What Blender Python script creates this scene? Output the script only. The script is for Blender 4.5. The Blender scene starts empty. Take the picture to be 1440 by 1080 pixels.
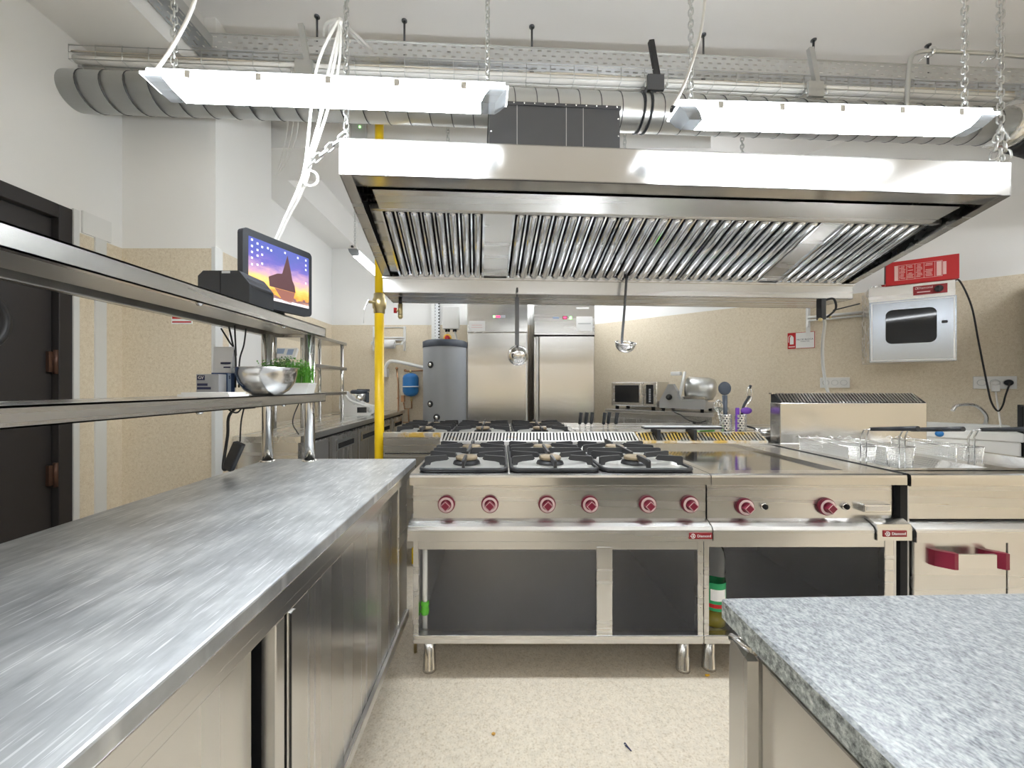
import bpy, bmesh, math, random
from mathutils import Vector, Matrix

RND = random.Random(11)
SC = bpy.context.scene
COL = SC.collection
PI = math.pi
F, CX, CY, EYE = 545.0, 702.0, 543.0, 1.18      # focal length and horizon of the photograph, eye height


def at(px, py, Y):
    """pixel seen at a known distance -> point in the room"""
    return Vector(((px - CX) / F * Y, Y, EYE - (py - CY) / F * Y))


# ------------------------------------------------------------------ materials
def _new(name):
    m = bpy.data.materials.new(name)
    m.use_nodes = True
    return m, m.node_tree, m.node_tree.nodes['Principled BSDF']


def pm(name, col, rough=.5, metal=0., emit=None, strength=0., trans=0., alpha=1., ior=1.45, spec=None):
    m, nt, b = _new(name)
    b.inputs['Base Color'].default_value = (*col, 1)
    b.inputs['Roughness'].default_value = rough
    b.inputs['Metallic'].default_value = metal
    b.inputs['IOR'].default_value = ior
    if emit:
        b.inputs['Emission Color'].default_value = (*emit, 1)
        b.inputs['Emission Strength'].default_value = strength
    if trans:
        b.inputs['Transmission Weight'].default_value = trans
    if alpha < 1:
        b.inputs['Alpha'].default_value = alpha
    return m


def N(nt, t, **kw):
    n = nt.nodes.new(t)
    for k, v in kw.items():
        if k in n.inputs:
            n.inputs[k].default_value = v
        else:
            setattr(n, k, v)
    return n


def coord(nt, scale, kind='Object', rot=(0, 0, 0)):
    tc = N(nt, 'ShaderNodeTexCoord')
    mp = N(nt, 'ShaderNodeMapping')
    mp.inputs['Scale'].default_value = scale
    mp.inputs['Rotation'].default_value = rot
    nt.links.new(tc.outputs[kind], mp.inputs['Vector'])
    return mp.outputs['Vector']


def noise(nt, vec, scale=5., detail=3., rough=.5):
    n = N(nt, 'ShaderNodeTexNoise')
    n.inputs['Scale'].default_value = scale
    n.inputs['Detail'].default_value = detail
    n.inputs['Roughness'].default_value = rough
    nt.links.new(vec, n.inputs['Vector'])
    return n.outputs['Fac']


def ramp(nt, fac, stops, interp='LINEAR'):
    r = N(nt, 'ShaderNodeValToRGB')
    cr = r.color_ramp
    cr.interpolation = interp
    while len(cr.elements) < len(stops):
        cr.elements.new(.5)
    for e, (p, c) in zip(cr.elements, stops):
        e.position = p
        e.color = (*c, 1) if len(c) == 3 else c
    nt.links.new(fac, r.inputs['Fac'])
    return r.outputs['Color']


def mixc(nt, fac, a, b, mode='MIX'):
    n = N(nt, 'ShaderNodeMix', data_type='RGBA', blend_type=mode)
    for sock, val in ((n.inputs[0], fac), (n.inputs[6], a), (n.inputs[7], b)):
        if isinstance(val, (int, float)):
            sock.default_value = val
        elif isinstance(val, tuple):
            sock.default_value = (*val, 1)
        else:
            nt.links.new(val, sock)
    return n.outputs[2]


def math_(nt, op, a, b=0.):
    n = N(nt, 'ShaderNodeMath', operation=op)
    for i, v in enumerate((a, b)):
        if isinstance(v, (int, float)):
            n.inputs[i].default_value = v
        else:
            nt.links.new(v, n.inputs[i])
    return n.outputs[0]


def bump(nt, b, h, strength=.1, dist=.01):
    n = N(nt, 'ShaderNodeBump')
    n.inputs['Strength'].default_value = strength
    n.inputs['Distance'].default_value = dist
    nt.links.new(h, n.inputs['Height'])
    nt.links.new(n.outputs['Normal'], b.inputs['Normal'])


def steel(name, col=(.68, .675, .665), rough=.27, stretch=(.4, 22, 22), var=.03):
    m, nt, b = _new(name)
    b.inputs['Metallic'].default_value = 1
    b.inputs['Base Color'].default_value = (*col, 1)
    n1 = noise(nt, coord(nt, stretch), 1., 1.)
    r = math_(nt, 'MULTIPLY_ADD', n1, var * 2)
    r.node.inputs[2].default_value = rough - var
    nt.links.new(r, b.inputs['Roughness'])
    return m


def speckle(name, base, dark, light, scale=260., rough=.5, amt=.5):
    m, nt, b = _new(name)
    v = coord(nt, (1, 1, 1))
    n = noise(nt, v, scale, 2.)
    n2 = noise(nt, v, scale * .32, 2.)
    c = ramp(nt, n, [(.33, dark), (.46, base), (.58, base), (.7, light)])
    c2 = ramp(nt, n2, [(.32, tuple(x * .86 for x in base)), (.5, base), (.68, tuple(min(1, x * 1.1) for x in base))])
    nt.links.new(mixc(nt, amt, c2, c), b.inputs['Base Color'])
    b.inputs['Roughness'].default_value = rough
    bump(nt, b, n, .05, .002)
    return m


def wall_material(name, zline):
    m, nt, b = _new(name)
    geo = N(nt, 'ShaderNodeNewGeometry')
    sep = N(nt, 'ShaderNodeSeparateXYZ')
    nt.links.new(geo.outputs['Position'], sep.inputs[0])
    up = math_(nt, 'GREATER_THAN', sep.outputs['Z'], zline)
    v = geo.outputs['Position']
    n = noise(nt, v, 190., 2.)
    n2 = noise(nt, v, 60., 3.)
    base = (.70, .615, .475)
    c = ramp(nt, n, [(.3, (.44, .35, .23)), (.45, base), (.58, base), (.72, (.86, .80, .68))])
    c2 = ramp(nt, n2, [(.3, (.62, .525, .38)), (.5, base), (.7, (.76, .68, .54))])
    dado = mixc(nt, .55, c, c2)
    n3 = noise(nt, v, 1.3, 3.)
    white = ramp(nt, n3, [(.3, (.81, .805, .785)), (.7, (.84, .835, .815))])
    nt.links.new(mixc(nt, up, dado, white), b.inputs['Base Color'])
    b.inputs['Roughness'].default_value = .55
    bump(nt, b, n, .05, .002)
    return m


def slotted(name, pitch_x, pitch_y, col=(.6, .62, .64), rough=.42, wx=.55, wy=.3, uax='X', vax='Y'):
    """sheet metal with real see-through slots in rows"""
    m, nt, b = _new(name)
    b.inputs['Base Color'].default_value = (*col, 1)
    b.inputs['Metallic'].default_value = .85
    b.inputs['Roughness'].default_value = rough
    tc = N(nt, 'ShaderNodeTexCoord')
    sep = N(nt, 'ShaderNodeSeparateXYZ')
    nt.links.new(tc.outputs['Object'], sep.inputs[0])
    v = math_(nt, 'DIVIDE', sep.outputs[vax], pitch_y)
    row = math_(nt, 'FLOOR', v)
    u = math_(nt, 'ADD', math_(nt, 'DIVIDE', sep.outputs[uax], pitch_x), math_(nt, 'MULTIPLY', row, .5))
    fu = math_(nt, 'FRACT', u)
    fv = math_(nt, 'ABSOLUTE', math_(nt, 'SUBTRACT', math_(nt, 'FRACT', v), .5))
    hole = math_(nt, 'MULTIPLY', math_(nt, 'LESS_THAN', fu, wx), math_(nt, 'LESS_THAN', fv, wy * .5))
    nt.links.new(math_(nt, 'SUBTRACT', 1., hole), b.inputs['Alpha'])
    return m


M = {}
M['steel'] = steel('brushed_steel')
M['steel_v'] = steel('brushed_steel_upright', stretch=(22, 22, .4))
M['steel_y'] = steel('brushed_steel_lengthwise', stretch=(22, .4, 22))
M['steel_fine'] = steel('satin_steel', (.70, .69, .67), .2)
M['steel_bright'] = steel('polished_steel', (.76, .755, .74), .13)
M['chrome'] = pm('chrome', (.8, .8, .8), .08, 1)
M['steel_dark'] = steel('dull_dark_steel', (.66, .66, .67), .38)
M['filter'] = pm('baffle_steel', (.70, .72, .75), .11, 1)
M['galv'] = steel('galvanised_sheet', (.62, .63, .62), .36, (9, 9, 9), .12)
M['galv_dark'] = steel('dull_galvanised_sheet', (.15, .155, .165), .42, (9, 9, 9), .1)
M['black'] = pm('black_enamel', (.018, .018, .02), .38)
M['black_plastic'] = pm('black_plastic', (.022, .024, .028), .42)
M['pan_steel'] = pm('dull_bright_pan', (.74, .73, .70), .32, .75)
M['cast'] = pm('cast_iron', (.03, .03, .032), .5)
M['gap'] = pm('black_rubber_and_gap_shade', (.01, .01, .011), .8)  # black rubber, and shade painted into gaps, slots and recesses
M['white'] = pm('white_plastic', (.78, .78, .76), .4)
M['white_paint'] = pm('white_painted_metal', (.76, .76, .74), .35)
M['paper'] = pm('paper', (.82, .82, .81), .8)
M['cable_white'] = pm('white_cable', (.80, .79, .76), .5)
M['cable_black'] = pm('black_cable', (.02, .02, .021), .55)
M['brown_door'] = pm('dark_brown_door', (.024, .021, .021), .5)
M['hinge'] = pm('bronze_hinge', (.10, .055, .04), .4, .7)
M['film_steel'] = steel('film_covered_steel', (.44, .48, .54), .2)
M['glass_dark'] = pm('dark_oven_glass', (.015, .016, .018), .04)
M['yellow'] = pm('yellow_gas_paint', (.90, .60, .012), .35)
M['brass'] = pm('brass', (.60, .50, .27), .3, 1)
M['copper'] = pm('copper', (.52, .30, .17), .35, 1)
M['blue'] = pm('blue_enamel', (.03, .19, .50), .35)
M['boiler'] = pm('grey_boiler_jacket', (.40, .43, .475), .45)
M['boiler_cap'] = pm('dark_boiler_cap', (.05, .06, .08), .5)
M['red'] = pm('signal_red', (.50, .012, .016), .4)
M['maroon'] = pm('maroon_plastic', (.20, .012, .035), .3)
M['pink_white'] = pm('pale_knob_ring', (.78, .60, .60), .4)
M['badge'] = pm('dark_red_badge', (.26, .015, .022), .4)
M['green'] = pm('green_plastic', (.13, .55, .05), .4)
M['leaf'] = pm('green_leaves', (.12, .36, .04), .5)
M['leaf2'] = pm('dark_green_leaves', (.055, .22, .03), .55)
M['purple'] = pm('purple_plastic', (.13, .04, .30), .4)
M['foil'] = steel('crumpled_foil', (.75, .74, .72), .25, (30, 30, 30), .2)
M['clear'] = pm('clear_plastic', (.95, .97, .96), .06, 0, trans=1., ior=1.25)
M['oil'] = pm('yellow_oil', (.75, .62, .08), .1, trans=.6)
M['label_green'] = pm('green_bottle_label', (.02, .33, .12), .4)
M['carton_grey'] = pm('grey_carton', (.36, .37, .39), .6)
M['carton_blue'] = pm('dark_blue_carton', (.03, .07, .19), .5)
M['carton_pale'] = pm('pale_blue_carton', (.33, .42, .58), .6)
M['navy'] = pm('navy_print', (.02, .025, .08), .6)
M['orange'] = pm('orange_crumb', (.55, .30, .06), .6)
M['yellow_switch'] = pm('yellow_switch', (.85, .50, .03), .4)
M['led_red'] = pm('red_display', (.2, .0, .02), .3, emit=(1, .05, .12), strength=1.2)
M['led_green'] = pm('green_lamp', (.0, .2, .02), .3, emit=(.25, 1, .2), strength=1.5)
M['grey_box'] = pm('pale_grey_box', (.55, .56, .56), .5)
M['lamp'] = pm('glowing_diffuser', (.95, .97, 1), .3, emit=(.90, .955, 1.), strength=26.)
M['lamp_fill'] = pm('soft_glowing_diffuser', (.95, .97, 1), .3, emit=(.92, .96, 1.), strength=12.)  # glow of the added fill lamps out of view
M['lamp_top'] = pm('translucent_lamp_housing', (.85, .86, .87), .4, emit=(.90, .955, 1.), strength=3.5)
M['lamp_far'] = pm('far_glowing_diffuser', (.95, .97, 1), .3, emit=(.92, .96, 1.), strength=8.)
M['lamp_end'] = pm('clear_diffuser_end', (.30, .32, .34), .25, trans=.1, ior=1.3)
M['grill_plate'] = steel('polished_griddle_plate', (.50, .50, .50), .1, (.4, 22, 22), .03)
M['hose_grey'] = pm('grey_flexible_hose', (.55, .55, .53), .35, .6)
M['basket'] = slotted('wire_mesh', .0085, .0085, (.72, .72, .70), .3, .0, .0)
M['wall'] = wall_material('painted_wall_with_beige_dado', 1.98)
M['ceiling'] = pm('white_ceiling', (.83, .815, .80), .85)
M['beam'] = pm('white_beam', (.82, .81, .785), .8)
M['floor'] = speckle('speckled_floor', (.70, .625, .51), (.44, .34, .21), (.83, .78, .69), 170., .38)
M['alu'] = pm('aluminium_trim', (.70, .71, .70), .42, .2)
M['tray_x'] = slotted('perforated_tray_metal', .055, .026)
M['tray_side'] = slotted('perforated_tray_side', .055, .028, (.66, .67, .67), .45, .4, .22, 'X', 'Z')
M['tray_y'] = slotted('perforated_tray_metal_lengthwise', .055, .030, (.5, .53, .56), .42, .5, .3, 'Y', 'X')
M['rail_slots'] = slotted('slotted_rail_metal', .04, .06, (.66, .68, .69), .45, .45, .4, 'Z', 'X')
M['perf'] = slotted('perforated_steel', .016, .016, (.74, .74, .73), .25, .5, .5, 'X', 'Z')


def mesh_mat():
    """woven wire of a frying basket: real gaps between the wires"""
    m, nt, b = _new('woven_basket_wire')
    b.inputs['Base Color'].default_value = (.78, .775, .75, 1)
    b.inputs['Metallic'].default_value = .6
    b.inputs['Roughness'].default_value = .3
    tc = N(nt, 'ShaderNodeTexCoord')
    sep = N(nt, 'ShaderNodeSeparateXYZ')
    nt.links.new(tc.outputs['Object'], sep.inputs[0])
    xy = math_(nt, 'ADD', sep.outputs['X'], sep.outputs['Y'])
    a = math_(nt, 'LESS_THAN', math_(nt, 'FRACT', math_(nt, 'DIVIDE', xy, .011)), .42)
    c = math_(nt, 'LESS_THAN', math_(nt, 'FRACT', math_(nt, 'DIVIDE', sep.outputs['Z'], .011)), .42)
    nt.links.new(math_(nt, 'MAXIMUM', a, c), b.inputs['Alpha'])
    return m


M['mesh'] = mesh_mat()


def worktop_mat():
    m, nt, b = _new('scratched_steel_worktop')
    b.inputs['Metallic'].default_value = .88
    s1 = noise(nt, coord(nt, (45, 7, 1), rot=(0, 0, .62)), 1., 3., .6)
    s2 = noise(nt, coord(nt, (60, 8, 1), rot=(0, 0, 1.12)), 1., 3., .6)
    s3 = noise(nt, coord(nt, (210, 13, 1), rot=(0, 0, .85)), 1., 2.)
    s4 = noise(nt, coord(nt, (240, 15, 1), rot=(0, 0, .35)), 1., 2.)
    cl = noise(nt, coord(nt, (1, 1, 1)), 6., 5., .65)
    f = math_(nt, 'ADD', math_(nt, 'MULTIPLY', s1, .5), math_(nt, 'MULTIPLY', s2, .5))
    f2 = math_(nt, 'ADD', math_(nt, 'MULTIPLY', f, .5), math_(nt, 'MULTIPLY', cl, .5))
    c = ramp(nt, f2, [(.36, (.36, .38, .405)), (.5, (.52, .54, .56)), (.62, (.70, .715, .725))])
    for sc in (s3, s4):
        k = ramp(nt, sc, [(.62, (0, 0, 0)), (.70, (1, 1, 1))])
        c = mixc(nt, math_(nt, 'MULTIPLY', k, .6), c, (.90, .91, .92))
    nt.links.new(c, b.inputs['Base Color'])
    r = math_(nt, 'MULTIPLY_ADD', f2, .34)
    r.node.inputs[2].default_value = .27
    nt.links.new(r, b.inputs['Roughness'])
    bump(nt, b, f, .04, .002)
    return m


M['worktop'] = worktop_mat()


def granite_mat():
    m, nt, b = _new('grey_granite')
    v = coord(nt, (1, .7, 1), rot=(0, 0, .9))
    n1 = noise(nt, v, 125., 3., .7)
    n2 = noise(nt, v, 300., 1., .5)
    n3 = noise(nt, v, 9., 3.)
    c1 = ramp(nt, n1, [(.30, (.025, .03, .04)), (.43, (.135, .15, .17)), (.53, (.28, .30, .315)), (.66, (.50, .515, .515))])
    c2 = ramp(nt, n2, [(.30, (.03, .035, .045)), (.44, (.23, .25, .265)), (.68, (.52, .53, .53))])
    c = mixc(nt, .45, c1, c2)
    c = mixc(nt, .22, c, ramp(nt, n3, [(.35, (.21, .23, .25)), (.65, (.36, .375, .38))]))
    nt.links.new(c, b.inputs['Base Color'])
    b.inputs['Roughness'].default_value = .34
    return m


M['granite'] = granite_mat()


def granite_edge_mat():
    m, nt, b = _new('rough_sawn_granite_edge')
    n1 = noise(nt, coord(nt, (1, 1, 1)), 110., 4., .7)
    c = ramp(nt, n1, [(.3, (.05, .055, .05)), (.45, (.22, .235, .22)), (.6, (.44, .46, .43)), (.75, (.7, .7, .66))])
    nt.links.new(c, b.inputs['Base Color'])
    b.inputs['Roughness'].default_value = .7
    bump(nt, b, n1, .5, .004)
    return m


M['granite_edge'] = granite_edge_mat()


def stained_mat(name, thr):
    m, nt, b = _new(name)
    n1 = noise(nt, coord(nt, (1, 1, 1)), 9., 4., .6)
    f = ramp(nt, n1, [(thr, (0, 0, 0)), (thr + .12, (1, 1, 1))])
    nt.links.new(mixc(nt, f, (.72, .71, .69), (.55, .36, .08)), b.inputs['Base Color'])
    nt.links.new(math_(nt, 'SUBTRACT', 1., math_(nt, 'MULTIPLY', f, .8)), b.inputs['Metallic'])
    b.inputs['Roughness'].default_value = .34
    return m


M['fins'] = stained_mat('flue_steel', .62)
M['fins_stained'] = stained_mat('greasy_flue_steel', .45)
M['rusty'] = stained_mat('weathered_steel', .47)


def screen_mat():
    m, nt, b = _new('lit_desktop_picture')
    tc = N(nt, 'ShaderNodeTexCoord')
    sep = N(nt, 'ShaderNodeSeparateXYZ')
    nt.links.new(tc.outputs['Object'], sep.inputs[0])
    mp = N(nt, 'ShaderNodeMapping')
    mp.inputs['Scale'].default_value = (14, 1, 34)
    nt.links.new(tc.outputs['Object'], mp.inputs[0])
    n = noise(nt, mp.outputs[0], 1., 5., .6)
    h = math_(nt, 'ADD', math_(nt, 'DIVIDE', sep.outputs['Z'], .286),
              math_(nt, 'MULTIPLY', math_(nt, 'SUBTRACT', n, .5), .38))
    c = ramp(nt, h, [(.12, (.42, .22, .16)), (.27, (.50, .26, .18)), (.36, (.14, .08, .10)), (.40, (.85, .34, .05)),
                     (.52, (.95, .55, .14)), (.66, (.50, .30, .42)), (.82, (.13, .11, .40)), (.95, (.08, .10, .36))])
    b.inputs['Base Color'].default_value = (.01, .01, .01, 1)
    b.inputs['Roughness'].default_value = .15
    nt.links.new(c, b.inputs['Emission Color'])
    b.inputs['Emission Strength'].default_value = .55
    return m


M['screen'] = screen_mat()


# ------------------------------------------------------------------ mesh builder
def smooth_path(pts, k=6, closed=False):
    pts = [Vector(p) for p in pts]
    n = len(pts)
    if n < 3:
        return pts
    out = []
    for i in range(n if closed else n - 1):
        if closed:
            p0, p1, p2, p3 = pts[i - 1], pts[i], pts[(i + 1) % n], pts[(i + 2) % n]
        else:
            p0, p1, p2, p3 = pts[max(i - 1, 0)], pts[i], pts[i + 1], pts[min(i + 2, n - 1)]
        for j in range(k):
            t = j / k
            out.append(.5 * ((2 * p1) + (p2 - p0) * t + (2 * p0 - 5 * p1 + 4 * p2 - p3) * t * t
                             + (3 * p1 - p0 - 3 * p2 + p3) * t * t * t))
    if not closed:
        out.append(pts[-1])
    return out


class MB:
    def __init__(self):
        self.v, self.f, self.mi, self.sm = [], [], [], []

    def add(self, verts, faces, mi=0, smooth=False, T=None):
        o = len(self.v)
        for p in verts:
            p = Vector(p)
            self.v.append(T @ p if T is not None else p)
        for fc in faces:
            self.f.append([o + i for i in fc])
            self.mi.append(mi)
            self.sm.append(smooth)
        return self

    def box(self, x0, x1, y0, y1, z0, z1, mi=0, bev=0., T=None):
        x0, x1 = min(x0, x1), max(x0, x1)
        y0, y1 = min(y0, y1), max(y0, y1)
        z0, z1 = min(z0, z1), max(z0, z1)
        vs = [(x0, y0, z0), (x1, y0, z0), (x1, y1, z0), (x0, y1, z0), (x0, y0, z1), (x1, y0, z1), (x1, y1, z1), (x0, y1, z1)]
        fs = [(0, 3, 2, 1), (4, 5, 6, 7), (0, 1, 5, 4), (1, 2, 6, 5), (2, 3, 7, 6), (3, 0, 4, 7)]
        bev = min(bev, .45 * min(x1 - x0, y1 - y0, z1 - z0))
        if bev <= 0:
            return self.add(vs, fs, mi, False, T)
        bm = bmesh.new()
        bv = [bm.verts.new(p) for p in vs]
        for fc in fs:
            bm.faces.new([bv[i] for i in fc])
        bmesh.ops.bevel(bm, geom=bm.edges[:], offset=bev, segments=2, profile=.5, affect='EDGES')
        bm.verts.index_update()
        self.add([p.co.copy() for p in bm.verts], [[w.index for w in fc.verts] for fc in bm.faces], mi, False, T)
        bm.free()
        return self

    def tube(self, pts, r, n=8, mi=0, closed=False, caps=True, T=None, radii=None):
        pts = [Vector(p) for p in pts]
        k = len(pts)
        tan = []
        for i in range(k):
            a = pts[(i - 1) % k] if (closed or i > 0) else pts[i]
            b = pts[(i + 1) % k] if (closed or i < k - 1) else pts[i]
            t = b - a
            tan.append(t.normalized() if t.length > 1e-9 else Vector((0, 0, 1)))
        ref = Vector((0, 0, 1)) if abs(tan[0].z) < .9 else Vector((1, 0, 0))
        u = (ref - tan[0] * ref.dot(tan[0])).normalized()
        verts, faces = [], []
        for i in range(k):
            u = (u - tan[i] * u.dot(tan[i]))
            u = u.normalized() if u.length > 1e-6 else tan[i].orthogonal().normalized()
            w = tan[i].cross(u)
            rr = radii[i] if radii else r
            for j in range(n):
                a = 2 * PI * j / n
                verts.append(pts[i] + (u * math.cos(a) + w * math.sin(a)) * rr)
        for i in range(k if closed else k - 1):
            i2 = (i + 1) % k
            for j in range(n):
                j2 = (j + 1) % n
                faces.append((i * n + j, i * n + j2, i2 * n + j2, i2 * n + j))
        self.add(verts, faces, mi, True, T)
        if caps and not closed:
            self.add(verts[:n], [tuple(range(n))[::-1]], mi, False, T)
            self.add(verts[-n:], [tuple(range(n))], mi, False, T)
        return self

    def cyl(self, p0, p1, r0, r1=None, n=20, mi=0, T=None, caps=True):
        return self.tube([p0, p1], r0, n, mi, False, caps, T, [r0, r0 if r1 is None else r1])

    def lathe(self, prof, c=(0, 0, 0), axis=(0, 0, 1), n=28, mi=0, T=None, smooth=True):
        c, ax = Vector(c), Vector(axis).normalized()
        u = ax.orthogonal().normalized()
        w = ax.cross(u)
        verts, faces = [], []
        for r, h in prof:
            for j in range(n):
                a = 2 * PI * j / n
                verts.append(c + ax * h + (u * math.cos(a) + w * math.sin(a)) * max(r, 1e-5))
        for i in range(len(prof) - 1):
            for j in range(n):
                j2 = (j + 1) % n
                faces.append((i * n + j, i * n + j2, (i + 1) * n + j2, (i + 1) * n + j))
        return self.add(verts, faces, mi, smooth, T)

    def ball(self, c, r, s=(1, 1, 1), mi=0, n=16, T=None):
        prof = [(r * math.sin(PI * i / 10), -r * math.cos(PI * i / 10)) for i in range(11)]
        m = Matrix.Translation(c) @ Matrix.Diagonal((*s, 1))
        return self.lathe(prof, (0, 0, 0), (0, 0, 1), n, mi, m if T is None else T @ m)

    def prism(self, poly, ax, a0, a1, mi=0, T=None, mi_side=None):
        def P(p, a):
            return {'x': (a, p[0], p[1]), 'y': (p[0], a, p[1]), 'z': (p[0], p[1], a)}[ax]
        n = len(poly)
        vs = [P(p, a0) for p in poly] + [P(p, a1) for p in poly]
        self.add(vs, [tuple(range(n))[::-1], tuple(range(n, 2 * n))], mi, False, T)
        self.add(vs, [(i, (i + 1) % n, n + (i + 1) % n, n + i) for i in range(n)], mi if mi_side is None else mi_side, False, T)
        return self

    def beam(self, p0, p1, w, h, mi=0, T=None):
        """rectangular bar between two points; w across, h upward"""
        p0, p1 = Vector(p0), Vector(p1)
        t = (p1 - p0).normalized()
        up = Vector((0, 0, 1)) if abs(t.z) < .95 else Vector((0, 1, 0))
        s = t.cross(up).normalized()
        up = s.cross(t)
        vs = []
        for p in (p0, p1):
            for a, b in ((-1, -1), (1, -1), (1, 1), (-1, 1)):
                vs.append(p + s * a * w * .5 + up * b * h * .5)
        return self.add(vs, [(0, 3, 2, 1), (4, 5, 6, 7), (0, 1, 5, 4), (1, 2, 6, 5), (2, 3, 7, 6), (3, 0, 4, 7)], mi, False, T)

    def build(self, name, mats, parent=None, local=False, T=None):
        if isinstance(mats, str) or not isinstance(mats, (list, tuple)):
            mats = [mats]
        mats = [M[x] if isinstance(x, str) else x for x in mats]
        vs = [T @ p for p in self.v] if T is not None else self.v
        loc = None
        if parent is not None:
            if not local:
                inv = WORLD[parent.name].inverted()
                vs = [inv @ p for p in vs]
        else:
            lo = [min(p[i] for p in vs) for i in range(3)]
            hi = [max(p[i] for p in vs) for i in range(3)]
            loc = Vector(((lo[0] + hi[0]) / 2, (lo[1] + hi[1]) / 2, lo[2]))
            vs = [p - loc for p in vs]
        me = bpy.data.meshes.new(name)
        me.from_pydata([tuple(p) for p in vs], [], self.f)
        for m_ in mats:
            me.materials.append(m_)
        me.polygons.foreach_set('material_index', self.mi)
        me.polygons.foreach_set('use_smooth', self.sm)
        bm = bmesh.new()
        bm.from_mesh(me)
        bmesh.ops.remove_doubles(bm, verts=bm.verts[:], dist=1e-6)
        bmesh.ops.recalc_face_normals(bm, faces=bm.faces[:])
        bm.to_mesh(me)
        bm.free()
        me.update()
        o = bpy.data.objects.new(name, me)
        COL.objects.link(o)
        if parent is not None:
            o.parent = parent
            WORLD[o.name] = WORLD[parent.name]
        else:
            o.location = loc
            WORLD[o.name] = Matrix.Translation(loc)
        return o


WORLD = {}


def tag(o, label, cat, group=None):
    o['label'] = label
    o['category'] = cat
    if group:
        o['group'] = group
    return o


def thing(name, label, cat, loc=(0, 0, 0), rotz=0., group=None):
    o = bpy.data.objects.new(name, None)
    o.empty_display_size = .1
    COL.objects.link(o)
    o.location = loc
    o.rotation_euler = (0, 0, rotz)
    WORLD[o.name] = Matrix.Translation(loc) @ Matrix.Rotation(rotz, 4, 'Z')
    return tag(o, label, cat, group)


def struct(o):
    o['kind'] = 'structure'
    return o


def dup_part(o, parent, offset=(0, 0, 0)):
    """copy of a part (and its sub-parts) under the same or another thing"""
    c = o.copy()
    COL.objects.link(c)
    c.parent = parent
    c.location = Vector(o.location) + Vector(offset)
    WORLD[c.name] = WORLD[parent.name]
    for ch in o.children:
        d = ch.copy()
        COL.objects.link(d)
        d.parent = c
    return c


def dup_thing(root, loc, rotz, label, group=None):
    r = root.copy()
    COL.objects.link(r)
    r.location = loc
    r.rotation_euler = (0, 0, rotz)
    r['label'] = label
    if group:
        r['group'] = group
    WORLD[r.name] = Matrix.Translation(loc) @ Matrix.Rotation(rotz, 4, 'Z')
    for ch in root.children:
        c = ch.copy()
        COL.objects.link(c)
        c.parent = r
        for g in ch.children:
            d = g.copy()
            COL.objects.link(d)
            d.parent = c
    return r


def text(name, s, size, T, mat, parent, local=False, depth=.0006, align='CENTER'):
    """lettering as a thin mesh; T maps the text plane (x right, y up) into place"""
    cu = bpy.data.curves.new(name, 'FONT')
    cu.body = s
    cu.size = size
    cu.align_x = align
    cu.align_y = 'CENTER'
    cu.extrude = depth
    cu.resolution_u = 3
    tmp = bpy.data.objects.new(name + '_tmp', cu)
    me = bpy.data.meshes.new_from_object(tmp)
    b = MB()
    b.add([v.co.copy() for v in me.vertices], [tuple(p.vertices) for p in me.polygons])
    bpy.data.objects.remove(tmp)
    bpy.data.meshes.remove(me)
    bpy.data.curves.remove(cu)
    return b.build(name, mat, parent, local, T)


def facing(loc, right, up=(0, 0, 1)):
    r, u = Vector(right).normalized(), Vector(up).normalized()
    n = r.cross(u)
    m = Matrix((r, u, n)).transposed().to_4x4()
    m.translation = Vector(loc)
    return m


def link_chain(b, p0, p1, link=.03, r=.0032, w=.0085):
    p0, p1 = Vector(p0), Vector(p1)
    d = p1 - p0
    n = max(2, int(d.length / (link * .74)))
    t = d.normalized()
    s = t.orthogonal().normalized()
    q = t.cross(s)
    for i in range(n):
        c = p0 + d * ((i + .5) / n)
        a = s if i % 2 else q
        hl = link * .5 - w
        pts = []
        for k in range(5):
            th = PI * k / 4
            pts.append(c + t * (hl + math.sin(th) * w) + a * math.cos(th) * w)
        for k in range(5):
            th = PI + PI * k / 4
            pts.append(c + t * (-hl + math.sin(th) * w) + a * math.cos(th) * w)
        b.tube(pts, r, 5, 0, True)


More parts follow.
